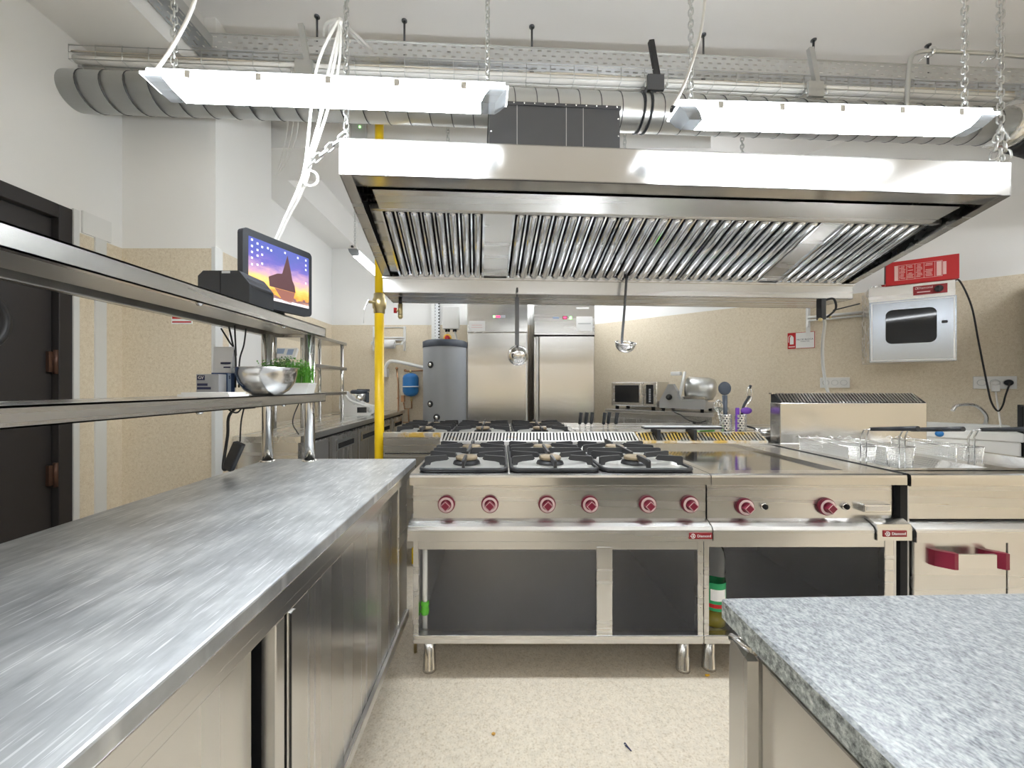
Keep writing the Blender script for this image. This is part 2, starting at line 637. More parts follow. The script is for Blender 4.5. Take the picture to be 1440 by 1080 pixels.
# ================================================================== THE ROOM
def room():
    W, E = -2.19, 4.42
    struct(MB().box(-2.5, 4.7, -3.1, 5.5, -.08, 0).build('floor', 'floor'))
    struct(MB().box(-2.5, 4.7, -3.1, 5.5, 3.32, 3.42).build('ceiling', 'ceiling'))
    b = MB()                                                       # left wall with the door opening
    b.box(W - .14, W, -3.1, 1.13, 0, 3.32)
    b.box(W - .14, W, 1.13, 2.0, 2.085, 3.32)
    b.box(W - .14, W, 2.0, 5.2, 0, 3.32)
    struct(b.build('wall_left', 'wall'))
    struct(MB().box(W, -1.647, 2.25, 2.80, 0, 3.32).build('wall_pier', 'wall'))
    struct(MB().box(W - .1, 1.42, 5.07, 5.2, 0, 3.32).build('wall_back', 'wall'))
    e1, e2 = Vector((.74, -.672)), Vector((.672, .74))
    a = Vector((1.317, 4.95)) - e1 * .18
    c = Vector((1.317, 4.95)) + e1 * 4.35
    poly = [a, c, c + e2 * .12, a + e2 * .12]
    struct(MB().prism([tuple(p) for p in poly], 'z', 0, 3.32).build('wall_right', 'wall'))
    struct(MB().box(E, E + .12, -3.1, 2.2, 0, 3.32).build('wall_side', 'wall'))
    struct(MB().box(-2.5, 4.7, -3.2, -3.1, 0, 3.32).build('wall_front', 'wall'))
    struct(MB().box(W, -1.715, -3.1, 2.25, 2.965, 3.32).build('ceiling_soffit', 'beam'))
    struct(MB().box(W, 1.6, 2.93, 3.39, 2.98, 3.32).build('ceiling_beam', 'beam'))
    struct(MB().box(W, -1.85, 3.39, 5.07, 2.98, 3.32).build('ceiling_ledge', 'beam'))
    # corner guards
    b = MB()
    b.prism([(-1.662, 2.238), (-1.640, 2.238), (-1.640, 2.30), (-1.6475, 2.30), (-1.6475, 2.2495), (-1.662, 2.2495)], 'z', .12, 1.985)
    struct(b.build('trim_1', 'alu'))
    struct(MB().box(W, W + .008, 2.095, 2.155, 0, 1.99).build('trim_2', 'alu'))
    struct(MB().box(W - .02, W + .012, 1.985, 2.012, 0, 2.09).build('trim_3', 'alu'))
    struct(MB().box(W, W + .010, 2.03, 2.18, 1.985, 2.10).build('trim_4', 'white_paint'))
    struct(MB().box(1.30, 1.36, 5.03, 5.07, 0, 1.98).build('trim_5', 'alu'))

    d = thing('door_1', 'dark brown door with a round porthole and bronze hinges in left wall', 'door', (W - .05, 1.56, 0))
    d['kind'] = 'structure'
    b = MB()
    b.box(W - .09, W + .004, 1.13, 1.20, 0, 2.085, 0, .004)
    b.box(W - .09, W + .004, 1.925, 1.99, 0, 2.085, 0, .004)
    b.box(W - .09, W + .004, 1.2005, 1.9245, 2.015, 2.085, 0, .004)
    b.build('door_frame', 'brown_door', d)
    leaf = MB().box(W - .07, W - .028, 1.204, 1.921, .008, 2.011, 0, .003).build('door_leaf', 'brown_door', d)
    b = MB().lathe([(.115, 0), (.115, .02), (.125, .03), (.145, .03), (.152, .02), (.152, 0)], (W - .028, 1.60, 1.465), (1, 0, 0), 40)
    b.build('porthole_ring', 'black', leaf)
    MB().cyl((W - .03, 1.60, 1.465), (W - .022, 1.60, 1.465), .117, n=40).build('porthole_glass', 'steel_fine', leaf)
    hb = MB().cyl((W - .01, 1.924, 1.24), (W - .01, 1.924, 1.36), .011, n=12)
    hb.box(W - .03, W - .012, 1.895, 1.95, 1.25, 1.35)
    hg = hb.build('hinge', 'hinge', d)
    dup_part(hg, d, (0, 0, -.56))
    dup_part(hg, d, (0, 0, .55))


room()


# ================================================================== LEFT WORKTABLE AND OVERSHELF
def left_table():
    t = thing('worktable', 'long steel worktable with scratched top and sliding cupboard doors at left', 'table', (-.71, .5, 0))
    b = MB()
    xf, xb, y0, y1 = -.378, -1.048, -.75, 1.763
    b.box(xb, xf, y0, y1, .822, .85, 0, .004)
    b.box(xf - .018, xf, y0, y1, .792, .824, 1, .002)
    b.box(xb, xf, y1 - .018, y1, .792, .824, 1, .002)
    b.build('worktop', ['worktop', 'steel_y'], t)
    b = MB()
    xd = -.415
    b.box(xb + .02, xb + .035, y0 + .03, y1 - .03, .15, .80)
    b.box(xb + .02, xd - .005, y1 - .048, y1 - .03, .15, .80)
    b.box(xb + .02, xd - .005, y0 + .03, y0 + .048, .15, .80)
    b.box(xb + .02, xd, y0 + .03, y1 - .03, .15, .172)
    b.box(xd - .06, xd, y0 + .03, y1 - .03, .735, .795, 0, .003)     # top rail
    b.box(xd - .05, xd + .012, y0 + .03, y1 - .03, .150, .185, 0, .003)   # bottom rail
    b.box(xd - .05, xd + .002, 1.60, y1 - .03, .15, .80)           # end stile
    b.box(xd - .055, xd - .05, y0 + .03, y1 - .03, .17, .75, 1)  # black sheet painting the shade in the gap between the doors
    b.build('cabinet_body', ['steel_y', 'gap'], t)
    b = MB().box(xd - .014, xd - .002, .765, 1.60, .186, .735, 0, .002)
    b.box(xd - .004, xd + .004, .768, .785, .19, .73)
    d = b.build('sliding_door', 'steel_v', t)
    MB().box(xd - .046, xd - .032, -.10, .70, .186, .735, 0, .002).build('sliding_door', 'steel_v', t)
    MB().box(xd - .03, xd - .001, .722, .752, .186, .735, 0, .002).build('door_stile', 'steel_v', t)
    lg = MB().lathe([(.0, 0), (.026, 0), (.026, .05), (.02, .055), (.02, .151), (0, .151)], (-.50, 1.62, 0), n=16).build('leg', 'steel', t)
    for dx, dy in ((-.46, 0), (0, -2.2), (-.46, -2.2)):
        dup_part(lg, t, (dx, dy, 0))

    s = thing('overshelf', 'two tier steel gantry shelf on four posts over the left worktable', 'shelf', (-.925, .7, .85))
    for nm, zt, th in (('upper_shelf', 1.446, .042), ('lower_shelf', 1.148, .038)):
        b = MB()
        x0, x1, y0, y1 = -1.055, -.80, -.45, 1.785
        b.box(x0, x1, y0, y1, zt - .004, zt)
        b.box(x1 - .004, x1, y0, y1, zt - th, zt, 0)
        b.box(x1 - .022, x1, y0, y1, zt - th, zt - th + .003, 0)
        b.box(x0, x0 + .004, y0, y1, zt - th, zt, 0)
        b.box(x0, x0 + .022, y0, y1, zt - th, zt - th + .003, 0)
        b.box(x0, x1, y1 - .004, y1, zt - th, zt, 0)
        b.box(x0, x1, y0, y0 + .004, zt - th, zt, 0)
        b.box(-1.0, -.86, y0 + .01, y1 - .01, zt - .028, zt - .0045, 1)   # stiffener under the sheet
        for yy in (.05, .62, 1.05, 1.46):
            b.lathe([(0, -.007), (.006, -.006), (.009, 0)], (x1 - .012, yy, zt - th), n=10)
        b.build(nm, ['steel_y', 'steel_dark'], s)
    b = MB()
    b.cyl((-.838, 1.713, .85), (-.838, 1.713, 1.405), .0225, n=20)
    b.lathe([(.031, 0), (.031, .004), (.024, .006)], (-.838, 1.713, .8505))
    p = b.build('post', 'steel_bright', s)
    dup_part(p, s, (-.180, -.01, 0))
    dup_part(p, s, (0, -2.05, 0))
    dup_part(p, s, (-.180, -2.05, 0))


left_table()


def shelf_items():
    # monitor ---------------------------------------------------------
    m = thing('monitor', 'black touch monitor showing an orange and violet sunset desktop on the upper shelf', 'monitor',
              (-.904, 1.6025, 1.446), math.radians(70.5))
    hw, z0, z1 = .163, .046, .333

    def rr(hw, z0, z1, r, n=5):
        pts = []
        for cx, cz, a0 in ((hw - r, z1 - r, 0), (-hw + r, z1 - r, PI / 2), (-hw + r, z0 + r, PI), (hw - r, z0 + r, 1.5 * PI)):
            for i in range(n):
                a = a0 + PI / 2 * i / (n - 1)
                pts.append((cx + r * math.cos(a), cz + r * math.sin(a)))
        return pts
    b = MB().prism(rr(hw, z0, z1, .018), 'y', 0, .028)
    b.build('casing', 'black_plastic', m, True)
    b = MB().box(-.05, .05, .03, .06, .0, .20, 0, .006).box(-.09, .09, -.03, .055, 0, .012, 0, .004)
    b.build('stand', 'black_plastic', m, True)
    scr = MB().box(-hw + .022, hw - .018, -.0015, 0, z0 + .035, z1 - .028).build('screen', 'screen', m, True)
    rk = [(-.050, .135), (.075, .135), (.07, .165), (.058, .185), (.052, .215), (.043, .25), (.034, .285), (.027, .262),
          (.018, .232), (.008, .20), (-.015, .195), (-.032, .185), (-.055, .172)]
    MB().prism([(x - .002, z) for x, z in rk], 'y', -.0022, -.0016).build('rock_picture', pm('dark_rock_picture', (.01, .01, .01), .5, emit=(.10, .035, .04), strength=.4), scr, True)
    rf = [(-.03, .134), (.07, .134), (.06, .10), (.05, .085), (.01, .09), (-.01, .11)]
    MB().prism(rf, 'y', -.0021, -.0016).build('reflection_picture', pm('rock_reflection_picture', (.01, .01, .01), .5, emit=(.30, .11, .08), strength=.45), scr, True)
    b = MB()
    for i, (x, z) in enumerate([(-.128, .294), (-.128, .270), (-.128, .247), (-.128, .225), (-.105, .287), (-.105, .262), (-.105, .24), (-.085, .28),
                                (-.085, .25), (-.085, .215), (-.105, .205), (-.128, .2), (-.06, .284), (-.045, .28), (.02, .291), (.085, .290), (.128, .292), (.128, .27), (.128, .25), (.128, .19)]):
        b.box(x - .0038, x + .0038, -.0022, -.0016, z - .004, z + .004)
    b.build('desktop_icons', pm('white_screen_icons', (.02, .02, .02), .5, emit=(.9, .9, .95), strength=.45), scr, True)
    MB().box(-hw + .022, hw - .018, -.0021, -.0016, z0 + .035, z0 + .046).build('taskbar', pm('pale_taskbar', (.02, .02, .02), .5, emit=(.85, .82, .86), strength=.45), scr, True)

    # receipt printer -------------------------------------------------
    p = thing('receipt_printer', 'black receipt printer with sloped front on the upper shelf by the monitor', 'printer', (-.89, 1.31, 1.446))
    z = 1.446
    b = MB()
    poly = [(-.972, z), (-.806, z), (-.806, z + .065), (-.822, z + .085), (-.84, z + .107), (-.955, z + .107), (-.972, z + .09)]
    b.prism(poly, 'y', 1.25, 1.385)
    b.build('casing', 'black_plastic', p)
    MB().box(-.90, -.8985, 1.2485, 1.25, z + .004, z + .104).build('seam', 'gap', p)
    MB().box(-.894, -.868, 1.2485, 1.2505, z + .098, z + .1055).build('label_plate', 'grey_box', p)
    MB().prism([(-.805, z + .055), (-.805, z + .062), (-.8215, z + .086), (-.823, z + .08)], 'y', 1.262, 1.375).build('paper_slot', 'gap', p)

    # things on the lower shelf ---------------------------------------
    z = 1.148
    bw = thing('mixing_bowl', 'round brushed steel mixing bowl on the lower shelf', 'bowl', (-.838, 1.40, z))
    prof = [(0, .004), (.045, .0), (.05, .001), (.075, .018), (.094, .045), (.102, .075), (.104, .098), (.107, .099), (.107, .101), (.101, .1),
            (.099, .076), (.09, .046), (.072, .021), (.045, .006), (0, .007)]
    MB().lathe([(r * .95, h * .97) for r, h in prof], n=48).build('bowl', 'steel_fine', bw, True)

    pl = thing('herb_planter', 'white tray of bright green cress behind the mixing bowl', 'plant', (-.90, 1.650, z))
    b = MB()
    b.prism([(-.095, 0), (.095, 0), (.105, .042), (-.105, .042)], 'y', -.034, .034)
    b.box(-.108, .108, -.036, .036, .04, .045)
    b.build('tray', 'white', pl, True)
    b = MB()
    for i in range(620):
        x, y = RND.uniform(-.1, .1), RND.uniform(-.03, .03)
        h = RND.uniform(.045, .105) * (1.12 - .5 * abs(x) / .1 * .4)
        a, l = RND.uniform(0, 2 * PI), RND.uniform(.008, .03)
        dx, dy = math.cos(a) * l, math.sin(a) * l * .8
        mi = 0 if RND.random() < (.45 if x < .02 else .85) else 1
        p0, p1, p2 = Vector((x, y, .035)), Vector((x + dx * .3, y + dy * .3, .038 + h * .6)), Vector((x + dx, y + dy, .04 + h))
        sd = Vector((-math.sin(a), math.cos(a), 0)) * .0011
        b.add([p0 - sd, p0 + sd, p1 + sd, p1 - sd, p2], [(0, 1, 2, 3), (3, 2, 4)], mi)
        for k in range(4):
            c0 = p1.lerp(p2, k / 3)
            q = c0 + Vector((RND.uniform(-1, 1), RND.uniform(-1, 1), RND.uniform(-.3, .7))).normalized() * RND.uniform(.007, .013)
            s2 = Vector((RND.uniform(-1, 1), RND.uniform(-1, 1), RND.uniform(-.4, .4))).normalized() * .0034
            b.add([c0, (c0 + q) / 2 + s2, q, (c0 + q) / 2 - s2], [(0, 1, 2, 3)], mi)
    b.build('foliage', ['leaf', 'leaf2'], pl, True)

    c = thing('carton', 'grey carton with dark lettering at the left end of the lower shelf items', 'carton', (-.955, 1.33, z))
    MB().box(-1.005, -.930, 1.285, 1.322, z, z + .072, 0, .0015).build('box', 'carton_grey', c)
    b = MB().box(-1.003, -.932, 1.2842, 1.2851, z + .001, z + .012, 0)
    b.build('lower_band', 'paper', c)
    b = MB()
    b.box(-1.001, -.976, 1.284, 1.285, z + .052, z + .068, 0)
    for i, (w, zz) in enumerate(((.034, .033), (.045, .021))):
        b.box(-1.001, -1.001 + w, 1.284, 1.285, z + zz, z + zz + .008, 0)
    b.build('print', 'navy', c)
    text('emblem', 'GV', .014, facing((-.9885, 1.2838, z + .060), (1, 0, 0)), 'paper', c)
    c = thing('carton', 'dark blue carton with pale panel leaning by the mixing bowl', 'carton', (-.96, 1.35, z))
    MB().box(-.990, -.936, 1.332, 1.372, z, z + .078, 0, .0015).build('box', 'carton_blue', c)
    MB().box(-.9355, -.9362, 1.336, 1.352, z + .006, z + .076).build('pale_panel', 'carton_pale', c)
    text('emblem', 'S', .016, facing((-.9350, 1.344, z + .062), (0, 1, 0)), 'navy', c)

    tb = thing('leaflet_pouch', 'white and grey paper pouch standing upright behind the dark blue carton', 'pouch', (-1.008, 1.42, z))
    b = MB()
    sec = [(0, .032, .014), (.10, .034, .010), (.16, .036, .003), (.172, .037, .002)]
    for (za, wa, da), (zb, wb, db) in zip(sec[:-1], sec[1:]):
        vs = [(-wa, -da, za), (wa, -da, za), (wa, da, za), (-wa, da, za), (-wb, -db, zb), (wb, -db, zb), (wb, db, zb), (-wb, db, zb)]
        b.add(vs, [(0, 1, 5, 4), (1, 2, 6, 5), (2, 3, 7, 6), (3, 0, 4, 7)])
    b.box(-.037, .037, -.002, .002, .172, .176)
    b.build('pouch', pm('pale_grey_pouch', (.58, .60, .64), .5), tb, True)
    MB().box(-.005, .03, -.0112, -.0075, .112, .119).box(.006, .03, -.012, -.0078, .098, .103).build('print', 'navy', tb, True)
    tag(MB().box(-.972, -.815, 1.17, 1.262, z, z + .007).box(-.965, -.822, 1.175, 1.257, z + .007, z + .013).build('paper_stack', 'paper'),
        'flat stack of white paper sheets at the front of the lower shelf', 'paper')

    # hanging power brick
    pb = thing('power_adapter', 'black power brick hanging on its cable below the lower shelf', 'power adapter', (-.985, 1.42, .86))
    b = MB()
    T = Matrix.Translation((-.978, 1.43, .925)) @ Matrix.Rotation(math.radians(24), 4, 'Y')
    b.box(-.018, .018, -.013, .013, -.058, .05, 0, .004, T)
    b.build('brick', 'black_plastic', pb)
    b = MB()
    b.tube(smooth_path([(-.965, 1.44, 1.11), (-.99, 1.42, 1.07), (-.995, 1.42, 1.0), (-1.01, 1.42, .90), (-1.012, 1.425, .873), (-1.002, 1.43, .875)]), .005, 8)
    b.tube(smooth_path([(-.945, 1.44, 1.11), (-.952, 1.43, 1.05), (-.956, 1.43, .975)]), .0028, 6)
    b.tube(smooth_path([(-1.005, 1.43, 1.10), (-.985, 1.43, 1.085), (-.965, 1.43, 1.083), (-.95, 1.43, 1.10)]), .003, 6)
    b.box(-.985, -.925, 1.41, 1.47, 1.096, 1.11)
    b.build('cable', 'cable_black', pb)
    b = MB()
    for pts in ([at(311, 462, 1.47), at(322, 480, 1.45), at(331, 497, 1.42), at(331, 545, 1.42)],
                [at(322, 460, 1.45), at(326, 478, 1.43), at(331, 500, 1.425)],
                [at(330, 458, 1.46), at(331, 480, 1.44), at(332, 500, 1.43)],
                [at(346, 462, 1.5), at(343, 485, 1.5), at(337, 507, 1.5), at(336, 545, 1.5)]):
        b.tube(smooth_path(pts), .003, 6)
    tag(b.build('cable', 'cable_black'), 'thin black cables running down from the upper shelf behind the cartons', 'cable')


shelf_items()


# ================================================================== RANGES
def knob_proto(parent, x, y, z, s=1.):
    """round maroon control knob with a raised diamond grip, facing the cook"""
    b = MB()
    b.lathe([(0, 0), (.0345 * s, 0), (.0355 * s, -.006), (.034 * s, -.014), (.030 * s, -.016), (0, -.016)], (x, y, z), (0, 1, 0), 32)
    k = b.build('control_knob', 'maroon', parent)
    MB().lathe([(.0215 * s, -.0162), (.0305 * s, -.0162), (.0305 * s, -.0175), (.0215 * s, -.0175)], (x, y, z), (0, 1, 0), 32).build('dial_ring', 'pink_white', k)
    T = Matrix.Translation((x, y, z)) @ Matrix.Rotation(PI / 4, 4, 'Y')
    a = .0155 * s
    b = MB().box(-a, a, -.040, -.015, -a, a, 0, .002, T)
    b.build('grip', 'maroon', k)
    b = MB()
    for x0, x1, z0, z1 in ((-a, a, a - .003, a - .0015), (-a, a, -a + .0015, -a + .003), (-a + .0015, -a + .003, -a, a), (a - .003, a - .0015, -a, a)):
        b.box(max(x0, -a + .0015), min(x1, a - .0015), -.0405, -.0398, max(z0, -a + .0015), min(z1, a - .0015), 0, 0, T)
    b.build('grip_line', 'pink_white', k)
    return k


def leg_part(parent, x, y, ztop=.15):
    return MB().lathe([(0, 0), (.028, 0), (.028, .012), (.026, .014), (.026, .062), (.0235, .065), (.0235, ztop), (0, ztop)], (x, y, 0), n=24).build('leg', 'steel_fine', parent)


def badge_part(parent, x, y, z):
    b = MB().box(x - .046, x + .046, y - .003, y, z - .0125, z + .0125, 0, .001).build('badge', 'badge', parent)
    b2 = MB().tube([(x - .031 + .008 * math.cos(a * PI / 9), y - .0036, z + .008 * math.sin(a * PI / 9)) for a in range(-7, 8)], .0016, 6)
    b2.box(x - .041, x - .0365, y - .0045, y - .003, z - .002, z + .002)
    b2.box(x - .033, x - .0285, y - .0045, y - .003, z - .0035, z + .0035)
    b2.build('emblem', 'paper', b)
    text('lettering', 'Diamond', .0148, facing((x + .013, y - .0034, z), (1, 0, 0)), 'paper', b)


def flue_part(parent, x0, x1, y0, y1, mat, z0=.829, zf=.850, zb=.893, skip=()):
    b = MB()
    b.prism([(y0, z0), (y0, zf - .004), (y1 - .02, zb - .006), (y1, zb - .006), (y1, z0)], 'x', x0 + .004, x1 - .004, 1)
    b.prism([(y0 - .003, z0), (y0 - .003, zf - .002), (y0 + .008, zf + .002), (y0 + .008, z0)], 'x', x0, x1, 0)
    b.prism([(y1 - .025, zb - .004), (y1 - .025, zb), (y1, zb), (y1, zb - .004)], 'x', x0, x1, 0)
    for xx in (x0, x1 - .012):
        b.prism([(y0, z0), (y0, zf), (y1 - .02, zb), (y1, zb), (y1, z0)], 'x', xx, xx + .012, 0)
    n = int((x1 - x0 - .03) / .0205)
    for i in range(n):
        x = x0 + .018 + (x1 - x0 - .036) * (i + .5) / n
        b.beam((x - .004, y0 + .004, zf), (x + .004, y1 - .02, zb - .001), .0105, .004, 0)
    return b.build('flue_vent', [mat, 'gap'], parent)


def hob_unit(parent, x0, x1, y0, y1, z=.829, burners=((.30), (.72))):
    """black rimmed pan, its grate and two burners"""
    cx = (x0 + x1) / 2
    hw = (x1 - x0) / 2

    def loop(ix, zz, r=.05, n=6):
        pts = []
        hx = hw - ix
        ya, yb = y0 + ix, y1 - ix
        rr = max(r - ix, .012)
        for px, py, a0 in ((cx + hx - rr, yb - rr, 0), (cx - hx + rr, yb - rr, PI / 2), (cx - hx + rr, ya + rr, PI), (cx + hx - rr, ya + rr, 1.5 * PI)):
            for i in range(n):
                a = a0 + PI / 2 * i / (n - 1)
                pts.append(Vector((px + rr * math.cos(a), py + rr * math.sin(a), zz)))
        return pts
    b = MB()
    outer, inner = loop(.012, z + .010), loop(.035, z + .0015)
    n = len(outer)
    b.add(outer + inner, [(i, (i + 1) % n, n + (i + 1) % n, n + i) for i in range(n)], 0, True)
    b.add(inner, [tuple(range(n))], 0)
    pan = b.build('drip_pan', 'pan_steel', parent)
    MB().tube(loop(.008, z + .009), .0085, 8, 0, True).build('pan_rim', 'black', pan)
    b = MB()
    t, zt, zl = .011, z + .048, z + .024
    cys = [y0 + (y1 - y0) * .27, y0 + (y1 - y0) * .73]
    ym = (cys[0] + cys[1]) / 2

    def finger(px, py, qx, qy):
        p, q = Vector((px, py, 0)), Vector((qx, qy, 0))
        d = (q - p).normalized()
        s = Vector((-d.y, d.x, 0)) * t * .5
        prof = [(0, z + .010), (.0, zt - .004), (.008, zt), ((q - p).length - .01, zt), ((q - p).length, zt - .016), ((q - p).length - .008, zt - .022),
                (.045, zl), (.026, zl - .004), (.022, z + .010)]
        k = len(prof)
        vs = [p + d * a + s + Vector((0, 0, h)) for a, h in prof] + [p + d * a - s + Vector((0, 0, h)) for a, h in prof]
        b.add(vs, [tuple(range(k))[::-1], tuple(range(k, 2 * k))] + [(i, (i + 1) % k, k + (i + 1) % k, k + i) for i in range(k)])
    for cy, yo in ((cys[0], y0), (cys[1], y1)):
        for sx in (-1, 1):
            finger(cx + sx * (hw - .012), cy + (.07 if cy < ym else -.07), cx + sx * .045, cy + .012)
            finger(cx + sx * (hw - .012), cy - (.08 if cy < ym else -.08), cx + sx * .075, cy - (.045 if cy < ym else -.045))
        finger(cx, yo + (.01 if yo < ym else -.01), cx, cy + (-.03 if yo < ym else .03))
    b.box(cx - t / 2, cx + t / 2, cys[0] + .04, cys[1] - .04, zl, zt)
    for sx in (-1, 1):
        finger(cx + sx * (hw - .012), ym, cx + sx * .006, ym)
    b.build('grate', 'cast', parent)
    for cy in cys:
        b = MB().lathe([(0, 0), (.062, 0), (.058, .012), (.046, .016), (.044, .022), (0, .022)], (cx, cy, z + .001), n=28)
        bn = b.build('burner', 'black', parent)
        MB().lathe([(.046, .021), (.049, .024), (.049, .033), (.044, .037), (.02, .039), (0, .039)], (cx, cy, z), n=28).build('burner_cap', pm('worn_brass_cap', (.30, .24, .16), .5, .7), bn)


def front_rail(b, x0, x1, mi=0):
    b.prism([(1.61, .650), (1.566, .636), (1.540, .622), (1.533, .610), (1.533, .566), (1.560, .562), (1.61, .562)], 'x', x0, x1, mi)


def cook_range():
    x0, x1, yf, yr = -.357, .844, 1.544, 2.44
    t = thing('gas_range', 'steel six burner gas range with red knobs above an open base', 'range', (.2435, 1.99, 0))
    b = MB()
    b.box(x0 + .013, x0 + .027, 1.562, yr - .02, .15, .62)
    b.box(x1 - .042, x1 - .026, 1.562, yr - .02, .15, .62)
    b.box(x0 + .02, x1 - .03, yr - .06, yr - .02, .15, .80)
    b.box(x0 + .02, x1 - .03, 1.58, yr - .02, .150, .168)
    b.box(x0 + .02, x1 - .03, 1.60, yr - .02, .548, .560)
    b.box(x0 + .004, x0 + .02, 1.60, yr, .60, .80)
    b.box(x1 - .02, x1 - .004, 1.60, yr, .60, .80)
    b.build('base_cabinet', 'steel_dark', t)
    b = MB()
    b.box(-.346, -.324, 1.556, 1.585, .150, .562, 0, .002)
    b.box(.797, .820, 1.556, 1.585, .150, .562, 0, .002)
    b.box(.391, .455, 1.556, 1.580, .168, .535, 0, .002)
    b.box(-.33, .80, 1.558, 1.585, .523, .556, 0, .001)
    b.box(-.346, .820, 1.553, 1.60, .146, .180, 0, .003)
    for xx in (-.335, .809):
        for k in range(8):
            b.lathe([(0, -.0015), (.0022, -.001), (.003, 0)], (xx, 1.556, .20 + k * .045), (0, 1, 0), 8)
    b.build('front_frame', 'steel', t)
    b = MB()
    b.box(x0 + .006, x1 - .002, 1.582, 1.60, .60, .79)
    b.build('control_panel', 'steel', t)
    b = MB()
    front_rail(b, x0 - .006, x1 - .001)
    b.build('front_rail', 'steel', t)
    b = MB()
    b.prism([(1.60, .829), (1.556, .829), (1.546, .824), (1.544, .816), (1.544, .786), (1.550, .783), (1.60, .790)], 'x', x0, x1 - .001)
    b.box(x0, x1 - .001, 1.599, yr - .1, .800, .829)
    b.build('hob_top', 'steel_fine', t)
    flue_part(t, x0, x1 - .002, 2.33, yr, 'fins')
    for a, c in ((-.333, .038), (.044, .416), (.422, .806)):
        hob_unit(t, a, c, 1.572, 2.25)
    k0 = knob_proto(t, at(628, 711, 1.582).x, 1.582, .700)
    for px in (689, 769, 829, 910, 969):
        dup_part(k0, t, (at(px, 711, 1.582).x - at(628, 711, 1.582).x, 0, 0))
    badge_part(t, .796, 1.533, .588)
    l0 = leg_part(t, -.290, 1.615)
    for dx, dy in ((1.055, 0), (0, .72), (1.055, .72)):
        dup_part(l0, t, (dx, dy, 0))


cook_range()


def griddle():
    x0, x1, yf, yr = .847, 1.632, 1.544, 2.44
    t = thing('griddle', 'steel griddle with polished plate and two red knobs right of the gas range', 'griddle', (1.24, 1.99, 0))
    b = MB()
    b.box(x0 - .021, x0 - .009, 1.562, yr - .02, .15, .62)
    b.box(x1 - .05, x1 - .034, 1.56, yr - .02, .15, .62)
    b.box(x0 - .009, x1 - .04, yr - .06, yr - .02, .15, .80)
    b.box(x0 - .009, x1 - .04, 1.58, yr - .02, .150, .168)
    b.box(x0 - .009, x1 - .04, 1.60, yr - .02, .548, .560)
    b.box(x0 + .004, x0 + .018, 1.60, yr, .60, .80)
    b.box(x1 - .02, x1 - .004, 1.60, yr, .60, .80)
    b.build('base_cabinet', 'steel_dark', t)
    b = MB()
    b.box(.8225, .843, 1.556, 1.585, .150, .562, 0, .002)
    b.box(1.548, 1.585, 1.556, 1.585, .150, .562, 0, .002)
    b.box(.835, 1.56, 1.558, 1.585, .533, .562, 0, .001)
    b.box(.8225, 1.585, 1.553, 1.60, .146, .180, 0, .003)
    b.build('front_frame', 'steel', t)
    b = MB()
    b.box(x0 + .002, x1 - .03, 1.582, 1.60, .60, .79)
    b.build('control_panel', 'steel', t)
    b = MB()
    front_rail(b, x0, 1.485)
    b.build('front_rail', 'steel', t)
    b = MB()
    b.prism([(1.61, .660), (1.56, .648), (1.530, .634), (1.525, .62), (1.525, .572), (1.61, .568)], 'x', 1.489, 1.625)
    dr = b.build('drip_drawer', 'steel_fine', t)
    b = MB().box(1.465, 1.575, 1.555, 1.59, .672, .705, 0, .004)
    b.build('drawer_handle', 'steel_bright', dr)
    MB().box(1.473, 1.568, 1.553, 1.556, .68, .697).build('handle_recess', 'steel_dark', dr)
    b = MB()
    b.prism([(1.60, .829), (1.556, .829), (1.546, .824), (1.544, .816), (1.544, .786), (1.550, .783), (1.60, .790)], 'x', x0, x1 - .006)
    b.box(x0, x1 - .006, 1.599, 1.62, .79, .829)
    b.box(x0, x0 + .035, 1.62, yr - .1, .79, .829)
    b.box(1.44, x1 - .006, 1.62, yr - .1, .79, .829)
    b.box(x0, x1 - .006, 2.28, yr - .1, .79, .842)
    b.build('top_frame', 'steel_fine', t)
    MB().box(x0 + .035, 1.44, 1.62, 2.28, .795, .818).build('griddle_plate', 'grill_plate', t)
    b = MB().box(x1 - .014, x1 + .002, 1.55, yr - .1, .79, .832, 0, .003).box(x1 - .012, x1 + .004, 1.565, 1.59, .15, .79)
    b.build('joint_strip', 'gap', t)
    flue_part(t, x0 + .002, x1 - .01, 2.34, yr, 'fins_stained')
    k0 = knob_proto(t, at(1046, 714, 1.582).x, 1.582, .690)
    dup_part(k0, t, (at(1160, 714, 1.582).x - at(1046, 714, 1.582).x, 0, 0))
    for i, px in enumerate((1074, 1188)):
        x = at(px, 714, 1.582).x
        b = MB().lathe([(0, 0), (.0145, 0), (.0145, -.006), (.010, -.007)], (x, 1.582, .690), (0, 1, 0), 20).build('igniter', 'steel_bright', t)
        MB().lathe([(.0105, -.005), (.0105, -.013), (.006, -.016), (0, -.016)], (x, 1.582, .690), (0, 1, 0), 20).build('button', 'gap', b)
    badge_part(t, 1.556, 1.525, .600)
    l0 = leg_part(t, .878, 1.625)
    for dx, dy in ((.66, 0), (0, .72), (.66, .72)):
        dup_part(l0, t, (dx, dy, 0))


griddle()


